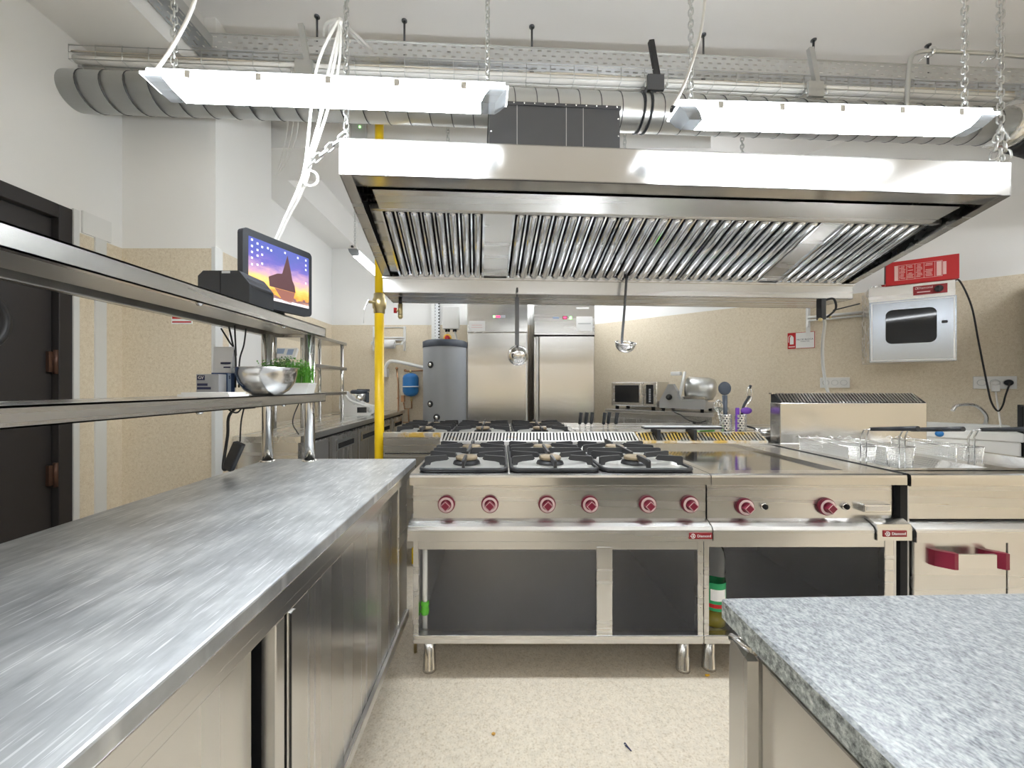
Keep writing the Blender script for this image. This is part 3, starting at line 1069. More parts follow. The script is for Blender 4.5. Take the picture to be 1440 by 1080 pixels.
def fryer():
    x0, x1, yr = 1.642, 2.60, 2.44
    t = thing('fryer', 'double steel deep fryer with red ended door handle and tall rear flue', 'fryer', (2.12, 1.99, 0))
    b = MB()
    b.box(x0 + .01, x0 + .024, 1.575, yr, .10, .79)
    b.box(x1 - .024, x1 - .01, 1.575, yr, .10, .79)
    b.box(x0 + .01, x1 - .01, yr - .03, yr, .10, .79)
    b.box(x0 + .01, x1 - .01, 1.60, yr, .10, .12)
    b.build('body', 'steel_dark', t)
    MB().box(x0 + .012, x1 - .01, 1.578, 1.60, .64, .79).build('control_panel', 'steel', t)
    b = MB()
    b.prism([(1.61, .640), (1.56, .625), (1.538, .612), (1.533, .60), (1.533, .560), (1.61, .556)], 'x', x0 + .01, x1)
    b.build('front_rail', 'steel', t)
    b = MB()
    b.prism([(1.62, .829), (1.556, .829), (1.546, .824), (1.544, .816), (1.544, .782), (1.550, .779), (1.60, .786)], 'x', x0, x1)
    w1, w2 = (1.70, 2.10), (2.19, 2.56)
    b.box(x0, x1, 1.60, 1.66, .79, .829)
    b.box(x0, x1, 2.27, 2.35, .79, .829)
    for a, c in ((x0, w1[0]), (w1[1], w2[0]), (w2[1], x1)):
        b.box(a, c, 1.66, 2.27, .79, .829)
    b.build('hob_top', 'steel_fine', t)
    for a, c in (w1, w2):
        b = MB()
        top = [(a, 1.66, .829), (c, 1.66, .829), (c, 2.27, .829), (a, 2.27, .829)]
        mid = [(a + .02, 1.76, .77), (c - .02, 1.76, .77), (c - .02, 2.25, .77), (a + .02, 2.25, .77)]
        bot = [(a + .02, 1.76, .60), (c - .02, 1.76, .60), (c - .02, 2.25, .60), (a + .02, 2.25, .60)]
        b.add(top + mid + bot, [(0, 1, 5, 4), (1, 2, 6, 5), (2, 3, 7, 6), (3, 0, 4, 7), (4, 5, 9, 8), (5, 6, 10, 9), (6, 7, 11, 10), (7, 4, 8, 11), (8, 9, 10, 11)])
        b.build('frying_well', 'steel_bright', t)
    b = MB()
    b.box(1.705, 2.595, 2.35, 2.44, .829, 1.078, 0, .004)
    b.prism([(2.352, 1.076), (2.352, 1.080), (2.42, 1.132), (2.44, 1.132), (2.44, 1.076)], 'x', 1.71, 2.59, 1)
    n = 44
    for i in range(n):
        x = 1.715 + .86 * (i + .5) / n
        b.beam((x - .006, 2.352, 1.082), (x + .008, 2.42, 1.136), .0105, .004, 0)
    b.box(1.70, 2.60, 2.42, 2.445, 1.130, 1.138)
    b.build('flue_vent', ['steel_fine', 'gap'], t)
    for i, (a, c) in enumerate(((x0 + .03, 2.045), (2.052, 2.55))):
        d = MB().box(a, c, 1.562, 1.59, .14, .552, 0, .003).build('door', 'steel', t)
        hx = 1.73 if i == 0 else 2.18
        hb = MB()
        hb.box(hx + .05, hx + .215, 1.512, 1.524, .466, .522, 0, .003)
        h = hb.build('door_handle', 'steel_fine', d)
        for sx in (hx, hx + .20):
            g = MB().prism([(sx, 1.562), (sx + .03, 1.562), (sx + .06, 1.526), (sx + .06, 1.51), (sx + .045, 1.510), (sx + .005, 1.545)], 'z', .463, .526)
            g.build('handle_grip', 'maroon', h)
    MB().box(x0 - .006, x0 + .012, 1.57, 1.60, .10, .78).build('joint_strip', 'gap', t)
    l0 = leg_part(t, 1.72, 1.63, .10)
    for dx, dy in ((.80, 0), (0, .72), (.80, .72)):
        dup_part(l0, t, (dx, dy, 0))


fryer()


def frying_basket():
    k = thing('frying_basket', 'left wire frying basket with black handle resting in the fryer', 'basket', (1.80, 2.07, .755), 0, 'wire frying baskets in the fryer')
    w, y0, y1, h = .068, -.15, .17, .125
    b = MB()
    vs = [(-w * .9, y0 + .01, 0), (w * .9, y0 + .01, 0), (w * .9, y1 - .01, 0), (-w * .9, y1 - .01, 0), (-w, y0, h), (w, y0, h), (w, y1, h), (-w, y1, h)]
    b.add(vs, [(0, 3, 2, 1), (0, 1, 5, 4), (1, 2, 6, 5), (2, 3, 7, 6), (3, 0, 4, 7)])
    b.build('mesh', 'mesh', k, True)
    b = MB()
    b.tube([(-w, y0, h), (w, y0, h), (w, y1, h), (-w, y1, h)], .0032, 6, 0, True)
    b.tube([(-w * .9, y0 + .01, 0), (w * .9, y0 + .01, 0), (w * .9, y1 - .01, 0), (-w * .9, y1 - .01, 0)], .0025, 6, 0, True)
    for sx in (-1, 1):
        for yy in (y0, y1):
            s = 1 if yy < 0 else -1
            b.tube([(sx * w * .9, yy + s * .01, 0), (sx * w, yy, h)], .0025, 6)
    for s in (-.5, .0, .5):
        b.tube([(s * w * 2 * .8, y1 + .002, h), (s * w * 2 * .8, y1 + .02, h + .012), (s * w * 2 * .8, y1 + .04, h + .002)], .0025, 6)
    b.build('rim', 'chrome', k, True)
    b = MB()
    for sx in (-.014, .014):
        b.tube([(sx, y0 - .004, .02), (sx, y0 - .004, h + .05), (sx * .9, y0 - .02, h + .085), (sx * .5, y0 - .05, h + .092)], .0033, 6)
    hd = b.build('handle', 'chrome', k, True)
    b = MB().cyl((0, y0 - .045, h + .092), (0, y0 - .255, h + .118), .0095, .0105, 14)
    b.build('grip', 'black_plastic', hd, True)
    dup_thing(k, (1.97, 2.05, .755), 0, 'middle wire frying basket with black handle sharing the left fryer well')
    dup_thing(k, (2.31, 2.05, .755), 0, 'right wire frying basket with black handle alone in the right fryer well')


frying_basket()


def back_row():
    t = thing('gas_range', 'second gas range back to back behind the front row, black grates showing', 'range', (-.12, 2.92, 0))
    x0, x1, y0, y1 = -.735, .50, 2.452, 3.36
    b = MB()
    b.box(x0, x1, y0, y1, .15, .858, 0, .004)
    b.build('body', 'steel', t)
    MB().box(x0 + .002, x1, y0 - .002, y0 + .045, .862, .885).box(x0 + .002, x0 + .38, y0 - .004, y0, .858, .884).build('rear_strip', 'rusty', t)
    MB().box(x0 + .01, x0 + .40, y0 - .003, y0, .752, .757).build('panel_seam', 'gap', t)
    for a, c in ((-.71, -.32), (-.31, .08), (.09, .48)):
        hob_unit(t, a, c, 2.53, 3.25, .858)
    l0 = leg_part(t, -.66, 2.55)
    for dx, dy in ((1.08, 0), (0, .72), (1.08, .72)):
        dup_part(l0, t, (dx, dy, 0))

    t = thing('pasta_cooker', 'steel pasta cooker behind the front row with upright black basket handles', 'cooker', (.86, 2.92, 0))
    b = MB()
    b.box(.505, 1.64, 2.452, 3.36, .12, .862, 0, .004)
    b.box(.54, 1.60, 2.50, 3.3, .862, .868)
    b.build('body', 'steel', t)
    l0 = leg_part(t, .58, 2.55, .12)
    for dx, dy in ((.98, 0), (0, .72), (.98, .72)):
        dup_part(l0, t, (dx, dy, 0))
    proto = None
    for px in (815, 824, 832.5, 848, 857, 866):
        p = at(px, 605, 2.86)
        if proto is None:
            b = MB().cyl((p.x, 2.86, .868), (p.x, 2.86, .905), .004, n=8)
            h = b.build('basket_handle', 'steel_fine', t)
            MB().cyl((p.x + .001, 2.86, .90), (p.x + .012, 2.86, .985), .012, .0145, 12).build('grip', 'black_plastic', h)
            proto, p0 = h, p.x
        else:
            dup_part(proto, t, (p.x - p0, RND.uniform(-.05, .05), 0))

    # black trivet tray across the greasy flue
    s = thing('griddle_stand', 'low black stand with pale top across the greasy flue behind the griddle', 'stand', (1.14, 2.41, .893))
    b = MB()
    b.box(.895, 1.375, 2.385, 2.445, .915, .927, 0, .002)
    b.build('frame', 'black', s)
    MB().box(.90, 1.37, 2.388, 2.443, .927, .931).build('pale_top', 'grey_box', s)
    b = MB()
    lg = MB().box(.955, .975, 2.34, 2.445, .853, .916).build('leg', 'black', s)
    dup_part(lg, s, (.22, 0, 0))
    tag(MB().box(1.26, 1.36, 2.46, 2.54, .868, .888, 0, .006).tube([(1.27, 2.45, .895), (1.36, 2.45, .898)], .006, 6).build('scouring_pad', 'green'),
        'small green scouring pad behind the black stand', 'scouring pad')

    # cutlery cylinders with utensils
    def holder(x, label):
        c = thing('utensil_holder', label, 'holder', (x, 2.53, .868))
        MB().lathe([(.036, .003), (.036, .125)], n=28).build('cylinder', 'perf', c, True)
        b = MB().lathe([(0, 0), (.037, 0), (.037, .006), (0, .006)], n=28)
        b.tube([(.036 * math.cos(a * PI / 12), .036 * math.sin(a * PI / 12), .125) for a in range(24)], .0025, 6, 0, True)
        b.build('rim', 'chrome', c, True)
        return c
    holder(1.478, 'left perforated steel utensil cylinder on the back row')
    holder(1.575, 'right perforated steel utensil cylinder on the back row')
    u = thing('skimmer', 'grey scoop spoon with round head standing in the left utensil cylinder', 'spoon', (1.47, 2.52, .876))
    MB().tube([(1.478, 2.525, .877), (1.466, 2.52, 1.12)], .009, 8, 0, False, True, None, [.008, .016]).build('handle', 'boiler_cap', u)
    MB().ball((1.463, 2.515, 1.165), .042, (1, .4, 1.05)).build('head', 'boiler_cap', u)
    u = thing('whisk', 'steel wire whisk standing in the left utensil cylinder', 'whisk', (1.46, 2.54, .876))
    MB().cyl((1.462, 2.54, .877), (1.445, 2.545, 1.0), .007, n=10).build('handle', 'chrome', u)
    b = MB()
    for i in range(5):
        a = PI * i / 5
        d = Vector((math.cos(a), math.sin(a), 0)) * .032
        c0 = Vector((1.445, 2.545, 1.0))
        b.tube(smooth_path([c0, c0 + d + Vector((-.002, 0, .05)), c0 + Vector((-.006, 0, .09)), c0 - d + Vector((-.002, 0, .05)), c0], 5), .0018, 5)
    b.build('wires', 'chrome', u)
    u = thing('peeler', 'purple handled tool standing in the right utensil cylinder', 'tool', (1.555, 2.52, .876))
    MB().box(1.535, 1.56, 2.513, 2.523, .878, 1.04, 0, .004).build('handle', 'purple', u)
    u = thing('serving_spoon', 'dark curved spatula leaning in the right utensil cylinder', 'spatula', (1.58, 2.53, .876))
    MB().tube(smooth_path([(1.57, 2.53, .877), (1.585, 2.53, 1.0), (1.60, 2.53, 1.06), (1.635, 2.53, 1.115)]), .008, 8).build('handle', 'black_plastic', u)
    MB().ball((1.61, 2.525, 1.02), .038, (1, .3, .6)).build('blade', 'purple', u)
    u = thing('scissors', 'steel kitchen scissors with looped handles standing in the right utensil cylinder', 'scissors', (1.60, 2.55, .876))
    b = MB().tube(smooth_path([(1.592, 2.55, .878), (1.615, 2.55, 1.03), (1.655, 2.55, 1.09), (1.66, 2.55, 1.15), (1.64, 2.55, 1.17), (1.628, 2.55, 1.10), (1.62, 2.55, 1.03)]), .005, 7)
    b.build('loop', 'chrome', u)
    MB().tube([(1.645, 2.55, 1.165), (1.655, 2.55, 1.185)], .009, 8).build('loop_end', 'black_plastic', u)
    p = thing('frying_pan', 'small pan with dark handle at the right end of the back row', 'pan', (1.70, 2.62, .868))
    b = MB().lathe([(0, 0), (.05, 0), (.06, .035), (.062, .035), (.052, -.0), (0, .003)], (1.745, 2.55, .868), n=24)
    b.build('bowl', 'steel_bright', p)
    MB().cyl((1.69, 2.56, .90), (1.59, 2.60, .93), .006, .008, 8).build('handle', 'black_plastic', p)
    b = MB()
    b.box(1.645, 2.60, 2.46, 3.2, .10, .862, 0, .004)
    o = b.build('work_cabinet', 'steel')
    tag(o, 'low steel cabinet standing behind the fryer', 'cabinet')


back_row()


# ================================================================== EXTRACTOR HOOD
HA = math.radians(3.4)
HO = Vector((-.619, 1.50, 0))
HT = Matrix.Translation(HO) @ Matrix.Rotation(HA, 4, 'Z')


def hood():
    t = thing('extractor_hood', 'wide steel extractor hood with baffle filters hanging over the ranges', 'hood', tuple(HO), HA)
    L, z0, zt = 2.827, 2.0, 2.142
    vb, zb = .70, 1.712
    b = MB()
    b.box(0, L, 0, .006, z0, zt, 0)
    b.box(0, L, 0, .085, z0, z0 + .004, 0)                     # bottom flange
    b.box(0, L, .0, .006, zt - .004, zt)
    b.build('front_fascia', 'steel_fine', t, True)
    side = [(0, z0), (0, zt), (.98, zt), (.98, zb), (vb, zb), (vb, zb + .088)]
    for x in (0, L - .006):
        b = MB().prism(side, 'x', x, x + .006)
        xa, xb2 = (0, .045) if x == 0 else (L - .045, L)
        d = (Vector((vb, zb + .088)) - Vector((0, z0)))
        b.add([(xa, 0, z0), (xb2, 0, z0), (xb2, vb, zb + .088), (xa, vb, zb + .088), (xa, 0, z0 + .004), (xb2, 0, z0 + .004), (xb2, vb, zb + .092), (xa, vb, zb + .092)],
              [(0, 1, 2, 3), (4, 7, 6, 5), (0, 4, 5, 1), (1, 5, 6, 2), (2, 6, 7, 3), (3, 7, 4, 0)])
        b.build('side_panel', 'steel', t, True)
    b = MB()
    b.box(0, L, .006, .98, zt - .006, zt)
    b.box(.006, L - .006, .972, .98, zb, zt)
    b.build('roof', 'steel', t, True)
    b = MB()
    b.box(0, L, vb, vb + .004, zb, zb + .088)
    b.box(0, L, vb - .012, vb, zb + .080, zb + .088)
    b.box(0, L, vb, .98, zb, zb + .004)
    b.build('grease_trough', 'steel', t, True)
    b = MB()
    b.add([(.10, .098, 1.994), (L - .10, .098, 1.994), (L - .10, .215, 1.968), (.10, .215, 1.968)], [(0, 1, 2, 3)])
    b.box(.06, L - .06, .213, .235, 1.966, 1.990, 0)
    b.build('inner_panel', 'steel', t, True)
    # inclined filter bank
    p, q = Vector((0, .235, 1.985)), Vector((0, .69, 1.806))
    d = (q - p).normalized()
    ln = (q - p).length
    up = Vector((0, -d.z, d.y))
    b = MB()
    bk = up * .03
    b.add([(.006, *(p + bk).yz), (L - .006, *(p + bk).yz), (L - .006, *(q + bk).yz), (.006, *(q + bk).yz)], [(0, 1, 2, 3)])
    for xa, xc in ((.0, .10), (L - .10, L)):
        b.add([(xa + .047, *(p + up * .012).yz), (xc, *(p + up * .012).yz), (xc, *(q + up * .012).yz), (xa + .047, *(q + up * .012).yz)] if xa == 0 else
              [(xa, *(p + up * .012).yz), (xc - .047, *(p + up * .012).yz), (xc - .047, *(q + up * .012).yz), (xa, *(q + up * .012).yz)], [(0, 1, 2, 3)], 1)
    b.build('filter_backing', ['gap', 'steel'], t, True)

    def filt(x0, x1, n):
        b = MB()
        for i in range(n):
            x = x0 + (x1 - x0) * (i + .5) / n
            w = (x1 - x0) / n
            a, c = p + d * .012, p + d * (ln - .012)
            pts, rad = [], []
            for s, r in ((0, .3), (.006, .75), (.016, 1), (ln - .04, 1), (ln - .03, .75), (ln - .024, .3)):
                pts.append(Vector((x, *(a + d * s).yz)))
                rad.append(r * w * .31)
            b.tube(pts, .02, 12, 0, False, True, None, rad)
            b.beam((x + w * .5, *(p + up * .010).yz), (x + w * .5, *(q + up * .010).yz), w * .14, .012, 0)
        for xx in (x0, x1):
            b.beam((xx, *(p + up * .004).yz), (xx, *(q + up * .004).yz), .010, .022, 0)
        b.beam((x0, *(p + d * .004).yz), (x1, *(p + d * .004).yz), .012, .016, 0)
        b.beam((x0, *(q - d * .004).yz), (x1, *(q - d * .004).yz), .012, .016, 0)
        b.build('grease_filter', 'filter', t, True)

    def blank(x0, x1):
        b = MB().add([(x0, *p.yz), (x1, *p.yz), (x1, *q.yz), (x0, *q.yz)], [(0, 1, 2, 3)])
        b.add([(x0, *(p + up * .01).yz), (x1, *(p + up * .01).yz), (x1, *(q + up * .01).yz), (x0, *(q + up * .01).yz)], [(0, 1, 2, 3)])
        b.build('blank_panel', 'steel', t, True)
    filt(.10, .565, 8)
    blank(.57, .70)
    for i in range(3):
        filt(.705 + i * .50, .705 + (i + 1) * .50, 8)
    blank(2.21, 2.325)
    filt(2.33, 2.73, 7)
    for x, v in ((.02, .02), (L - .02, .02), (.35, .95), (1.5, .95), (2.3, .95)):
        b = MB().tube([(x + .011 * math.cos(a * PI / 6), v, zt + .009 + .011 * math.sin(a * PI / 6)) for a in range(12)], .003, 6, 0, True)
        b.build('hanging_eye', 'chrome', t, True)


hood()


def hood_attachments():
    L, zt = 2.827, 2.142
    chn = []
    for x, v, lab in ((.02, .02, 'steel chain holding the front left corner of the extractor hood'),
                      (L - .02, .02, 'steel chain holding the front right corner of the extractor hood'),
                      (.35, .95, 'thin chain holding the rear left of the extractor hood'),
                      (1.5, .95, 'thin chain holding the rear middle of the extractor hood'),
                      (2.3, .95, 'thin chain holding the rear right of the extractor hood')):
        p = HT @ Vector((x, v, zt + .014))
        b = MB()
        link_chain(b, p, (p.x, p.y, 3.32), .038 if v < .5 else .034, .0036, .0095)
        if x > 2.7:
            for s in (-.03, .03):
                link_chain(b, p + Vector((s, 0, .01)), p + Vector((0, 0, .16)), .045, .0042, .012)
        tag(b.build('chain', 'galv'), lab, 'chain', 'chains the hood hangs from')
    # duct box from the hood to the round duct
    t = thing('duct_box', 'dark sheet metal duct box with rivets rising from the hood roof', 'duct', (.25, 1.98, zt), HA)
    b = MB().box(-.306, .306, -.18, .20, 0, .345, 0)
    b.box(-.31, .31, -.184, .204, .335, .350)
    b.build('box', 'galv_dark', t, True)
    b = MB()
    for i in range(13):
        b.ball((-.29 + .58 * i / 12, -.185, .343), .0045, mi=0, n=8)
    for k in range(4):
        for sx in (-.298, .298):
            b.ball((sx, -.181, .05 + .08 * k), .0045, n=8)
    b.build('rivets', 'chrome', t, True)
    b = MB()
    for xx in (-.18, .05, .13):
        b.box(xx, xx + .003, -.1812, -.18, .0, .335)
    b.build('seams', 'steel_dark', t, True)
    MB().cyl((0, .10, .35), (0, .10, .46), .11, n=28).build('collar', 'galv', t, True)

    # ladles
    l = thing('ladle', 'steel ladle with its bowl back facing out, hanging left under the hood', 'ladle', (.105, 2.33, 1.30))
    b = MB()
    x = .105
    b.box(x - .013, x + .011, 2.265, 2.270, 1.42, 1.70)
    b.tube(smooth_path([(x - .001, 2.267, 1.69), (x - .001, 2.262, 1.73), (x - .001, 2.235, 1.745), (x - .001, 2.222, 1.72)]), .005, 8)
    b.box(x - .007, x + .009, 2.263, 2.271, 1.385, 1.43)
    b.build('handle', 'galv_dark', l)
    prof = [(.058 * math.sin(PI / 2 * i / 8), -.058 * math.cos(PI / 2 * i / 8)) for i in range(9)] + [(.061, .0), (.056, .001)] + \
           [(.055 * math.sin(PI / 2 * i / 8), -.055 * math.cos(PI / 2 * i / 8)) for i in range(8, -1, -1)]
    MB().lathe(prof, (x + .006, 2.275, 1.36), (0, .97, .22), 32).build('bowl', 'chrome', l)
    l = thing('ladle', 'steel ladle with upright bowl hanging right of centre on the hood lip', 'ladle', (.71, 2.24, 1.37))
    b = MB()
    b.tube(smooth_path([(.733, 2.285, 1.802), (.733, 2.255, 1.82), (.733, 2.236, 1.80), (.730, 2.23, 1.76), (.716, 2.22, 1.60), (.700, 2.21, 1.44), (.705, 2.20, 1.42)]), .0075, 8)
    b.build('handle', 'galv_dark', l)
    MB().lathe(prof, (.712, 2.18, 1.425), (.05, -.3, .95), 32).build('bowl', 'chrome', l)

    # fittings under the hood
    v = thing('drain_valve', 'small brass drain valve under the left end of the hood trough', 'valve', (-.61, 2.32, 1.60))
    p = at(563, 410, 2.34)
    MB().cyl((p.x, 2.34, 1.715), (p.x, 2.34, 1.67), .011, n=12).build('nipple', 'black', v)
    b = MB().cyl((p.x, 2.34, 1.675), (p.x, 2.34, 1.60), .014, n=14).ball((p.x, 2.34, 1.60), .015)
    b.cyl((p.x, 2.34, 1.635), (p.x - .03, 2.33, 1.635), .008, n=10)
    b.build('body', 'brass', v)
    MB().cyl((p.x - .028, 2.33, 1.62), (p.x - .028, 2.33, 1.65), .01, n=10).build('lever', 'red', v)
    v = thing('gas_connector', 'black connector box under the right part of the hood trough', 'connector', (1.93, 2.36, 1.60))
    p = at(1156, 435, 2.36)
    MB().box(p.x - .012, p.x + .018, 2.35, 2.39, 1.585, 1.712, 0, .003).build('box', 'black_plastic', v)
    b = MB().tube(smooth_path([(p.x + .01, 2.36, 1.70), (p.x + .06, 2.35, 1.71), (p.x + .075, 2.35, 1.65), (p.x + .03, 2.36, 1.60)]), .006, 8)
    b.tube([(p.x + .06, 2.35, 1.64), (p.x + .22, 2.35, 1.68)], .004, 6)
    b.build('cable', 'cable_black', v)
    b = MB().ball((p.x - .01, 2.36, 1.585), .012).ball((p.x + .05, 2.36, 1.60), .008)
    b.build('nut', 'brass', v)
    pts = [(p.x + .012, 2.37, 1.59), at(1160, 455, 2.38), at(1157, 480, 2.40), at(1157, 510, 2.42), at(1161, 540, 2.46), (at(1163, 556, 2.47).x, 2.47, 1.1), (1.99, 2.48, .87)]
    b = MB().tube(smooth_path(pts), .0085, 10)
    tag(b.build('gas_hose', 'hose_grey'), 'grey flexible hose hanging from the hood down behind the fryer flue', 'hose')


hood_attachments()


# ================================================================== CEILING SERVICES
def lamps():
    g = 'tubular ceiling lamps'
    t = thing('ceiling_lamp', 'long glowing white strip lamp hanging at upper left before the hood', 'lamp', (-.565, 1.32, 2.145), math.radians(3.0), g)
    hl = .595
    b = MB()
    b.prism([(-.036, .046), (-.030, .070), (.030, .070), (.036, .046)], 'x', -hl + .01, hl - .01)
    b.prism([(-.044, .040), (-.044, .048), (.044, .048), (.044, .040)], 'x', -hl, hl)
    b.build('housing', 'lamp_top', t, True)

    def fr(x0t, x1t, x0b, x1b):
        wt, wb, zt, zm, zb = .040, .028, .040, .018, .0
        vs = [(x0t, -wt, zt), (x1t, -wt, zt), (x1t, wt, zt), (x0t, wt, zt)]
        xm0, xm1 = (x0t * .45 + x0b * .55), (x1t * .45 + x1b * .55)
        vs += [(xm0, -wt * .97, zm), (xm1, -wt * .97, zm), (xm1, wt * .97, zm), (xm0, wt * .97, zm)]
        vs += [(x0b, -wb, zb), (x1b, -wb, zb), (x1b, wb, zb), (x0b, wb, zb)]
        fs = [(8, 11, 10, 9)]
        for o in (0, 4):
            for i in range(4):
                j = (i + 1) % 4
                fs.append((o + i, o + j, o + 4 + j, o + 4 + i))
        fs.append((0, 1, 2, 3))
        return vs, fs
    MB().add(*fr(-hl + .065, hl - .065, -hl + .095, hl - .095)).build('diffuser', 'lamp', t, True)
    for s in (-1, 1):
        vs, fs = fr(hl - .064, hl - .004, hl - .094, hl - .045)
        MB().add([(s * x, y, z) for x, y, z in vs], fs).build('end_cap', 'lamp_end', t, True)
        MB().tube(smooth_path([(s * (hl - .07), 0, .070), (s * (hl - .07), 0, .088), (s * (hl - .07), .01, .092), (s * (hl - .07), .012, .078)], 4), .003, 6).build('hook', 'chrome', t, True)
    for i in range(5):
        x = -hl + .15 + (2 * hl - .3) * i / 4
        MB().box(x - .009, x + .009, -.047, -.041, .030, .054).build('clip', 'white', t, True)
        MB().box(x - .009, x + .009, .041, .047, .030, .054).build('clip', 'white', t, True)
    b = MB().cyl((-hl - .006, 0, .056), (-hl + .02, 0, .056), .011, n=12)
    b.build('cable_gland', 'black_plastic', t, True)
    dup_thing(t, (1.225, 1.43, 2.13), math.radians(2.2), 'long glowing white strip lamp hanging at upper right before the hood')
    v = dup_thing(t, (-1.345, 4.14, 2.40), math.radians(90), 'far strip lamp glowing beyond the left end of the hood')
    for c_ in v.children:
        for nm, mt in (('diffuser', 'lamp_far'), ('housing', 'white_paint')):
            if c_.name.startswith(nm):
                c_.data = c_.data.copy()
                c_.data.materials[0] = M[mt]
    # fill lamps added over unseen aisles to brighten walls and ceiling
    u = thing('fill_lamp', 'added linear fill lamp over the far aisle hidden behind the hood', 'lamp', (.75, 4.15, 2.50), 0, 'added fill lamps out of view')
    MB().box(-.75, .75, -.07, .07, 0, .07, 0, .012).build('diffuser', 'lamp_far', u, True)
    MB().box(-.76, -.745, -.075, .075, -.003, .075).box(.745, .76, -.075, .075, -.003, .075).build('end_cap', 'white_paint', u, True)
    soft = u.children[0].data.copy()
    soft.materials[0] = M['lamp_fill']
    for loc, r, lab in (((-.9, -1.4, 2.25), 0, 'added linear fill lamp over the near aisle, left behind the viewer'),
                        ((1.2, -1.4, 2.25), 0, 'added linear fill lamp over the near aisle, middle behind the viewer'),
                        ((3.1, -1.2, 2.25), 0, 'added linear fill lamp over the near aisle, right behind the viewer'),
                        ((3.3, .9, 2.6), 90, 'added linear fill lamp over the right hand aisle')):
        v = dup_thing(u, loc, math.radians(r), lab)
        for c_ in v.children:
            if c_.name.startswith('diffuser'):
                c_.data = soft
        MB().box(-.77, .77, -.085, .085, .072, .095, 0, .006).box(-.77, .77, -.085, -.078, .0, .075).box(-.77, .77, .078, .085, .0, .075).build('reflector_housing', 'white_paint', v, True)  # opaque cover added to keep this light off the ceiling
    def ch(x, y, z, lab):
        b = MB()
        link_chain(b, (x, y, z), (x, y, 3.32), .03, .0028, .008)
        tag(b.build('chain', 'galv'), lab, 'chain', 'chains the strip lamps hang from')
    a, c = math.radians(3.0), math.radians(2.2)
    for cx, cy, cz, an, nm in ((-.565, 1.32, 2.145, a, 'upper left'), (1.225, 1.43, 2.13, c, 'upper right')):
        for s, side in ((-1, 'left'), (1, 'right')):
            ch(cx + s * .525 * math.cos(an), cy + s * .525 * math.sin(an) + .006, cz + .092, 'thin chain holding the %s end of the %s strip lamp' % (side, nm))
    for cx, cy, z, lab in ((-1.345, 4.14, 2.40, 'far strip lamp'),):
        for s, side in ((-1, 'near'), (1, 'far')):
            ch(cx, cy + s * .525, z + .092, 'thin chain holding the %s end of the %s' % (side, lab))
    for cx, cy, z, lab in ((.75, 4.15, 2.50, 'added far aisle lamp'), (-.9, -1.4, 2.25, 'added near aisle left lamp'), (1.2, -1.4, 2.25, 'added near aisle middle lamp'), (3.1, -1.2, 2.25, 'added near aisle right lamp')):  # chains of the added fill lamps
        for s, side in ((-1, 'left'), (1, 'right')):
            ch(cx + s * .7, cy, z + .07, 'thin chain holding the %s end of the %s' % (side, lab))
    for s, side in ((-1, 'near'), (1, 'far')):
        ch(3.3, .9 + s * .7, 2.67, 'thin chain holding the %s end of the added right aisle lamp' % side)
    # lamp flex
    b = MB().tube(smooth_path([(-1.0, 1.28, 3.32), (-1.02, 1.28, 2.9), (-1.0, 1.28, 2.55), (-1.01, 1.28, 2.44), (-1.08, 1.28, 2.30), (-1.162, 1.289, 2.203)]), .0055, 8)
    tag(b.build('lamp_cable', 'cable_white'), 'white flex running down to the left end of the upper left strip lamp', 'cable')
    b = MB().tube(smooth_path([(.735, 1.40, 3.32), (.745, 1.40, 2.75), (.735, 1.40, 2.5), (.68, 1.40, 2.30), (.628, 1.407, 2.188)]), .0055, 8)
    tag(b.build('lamp_cable', 'cable_white'), 'white flex running down to the left end of the upper right strip lamp', 'cable')


lamps()


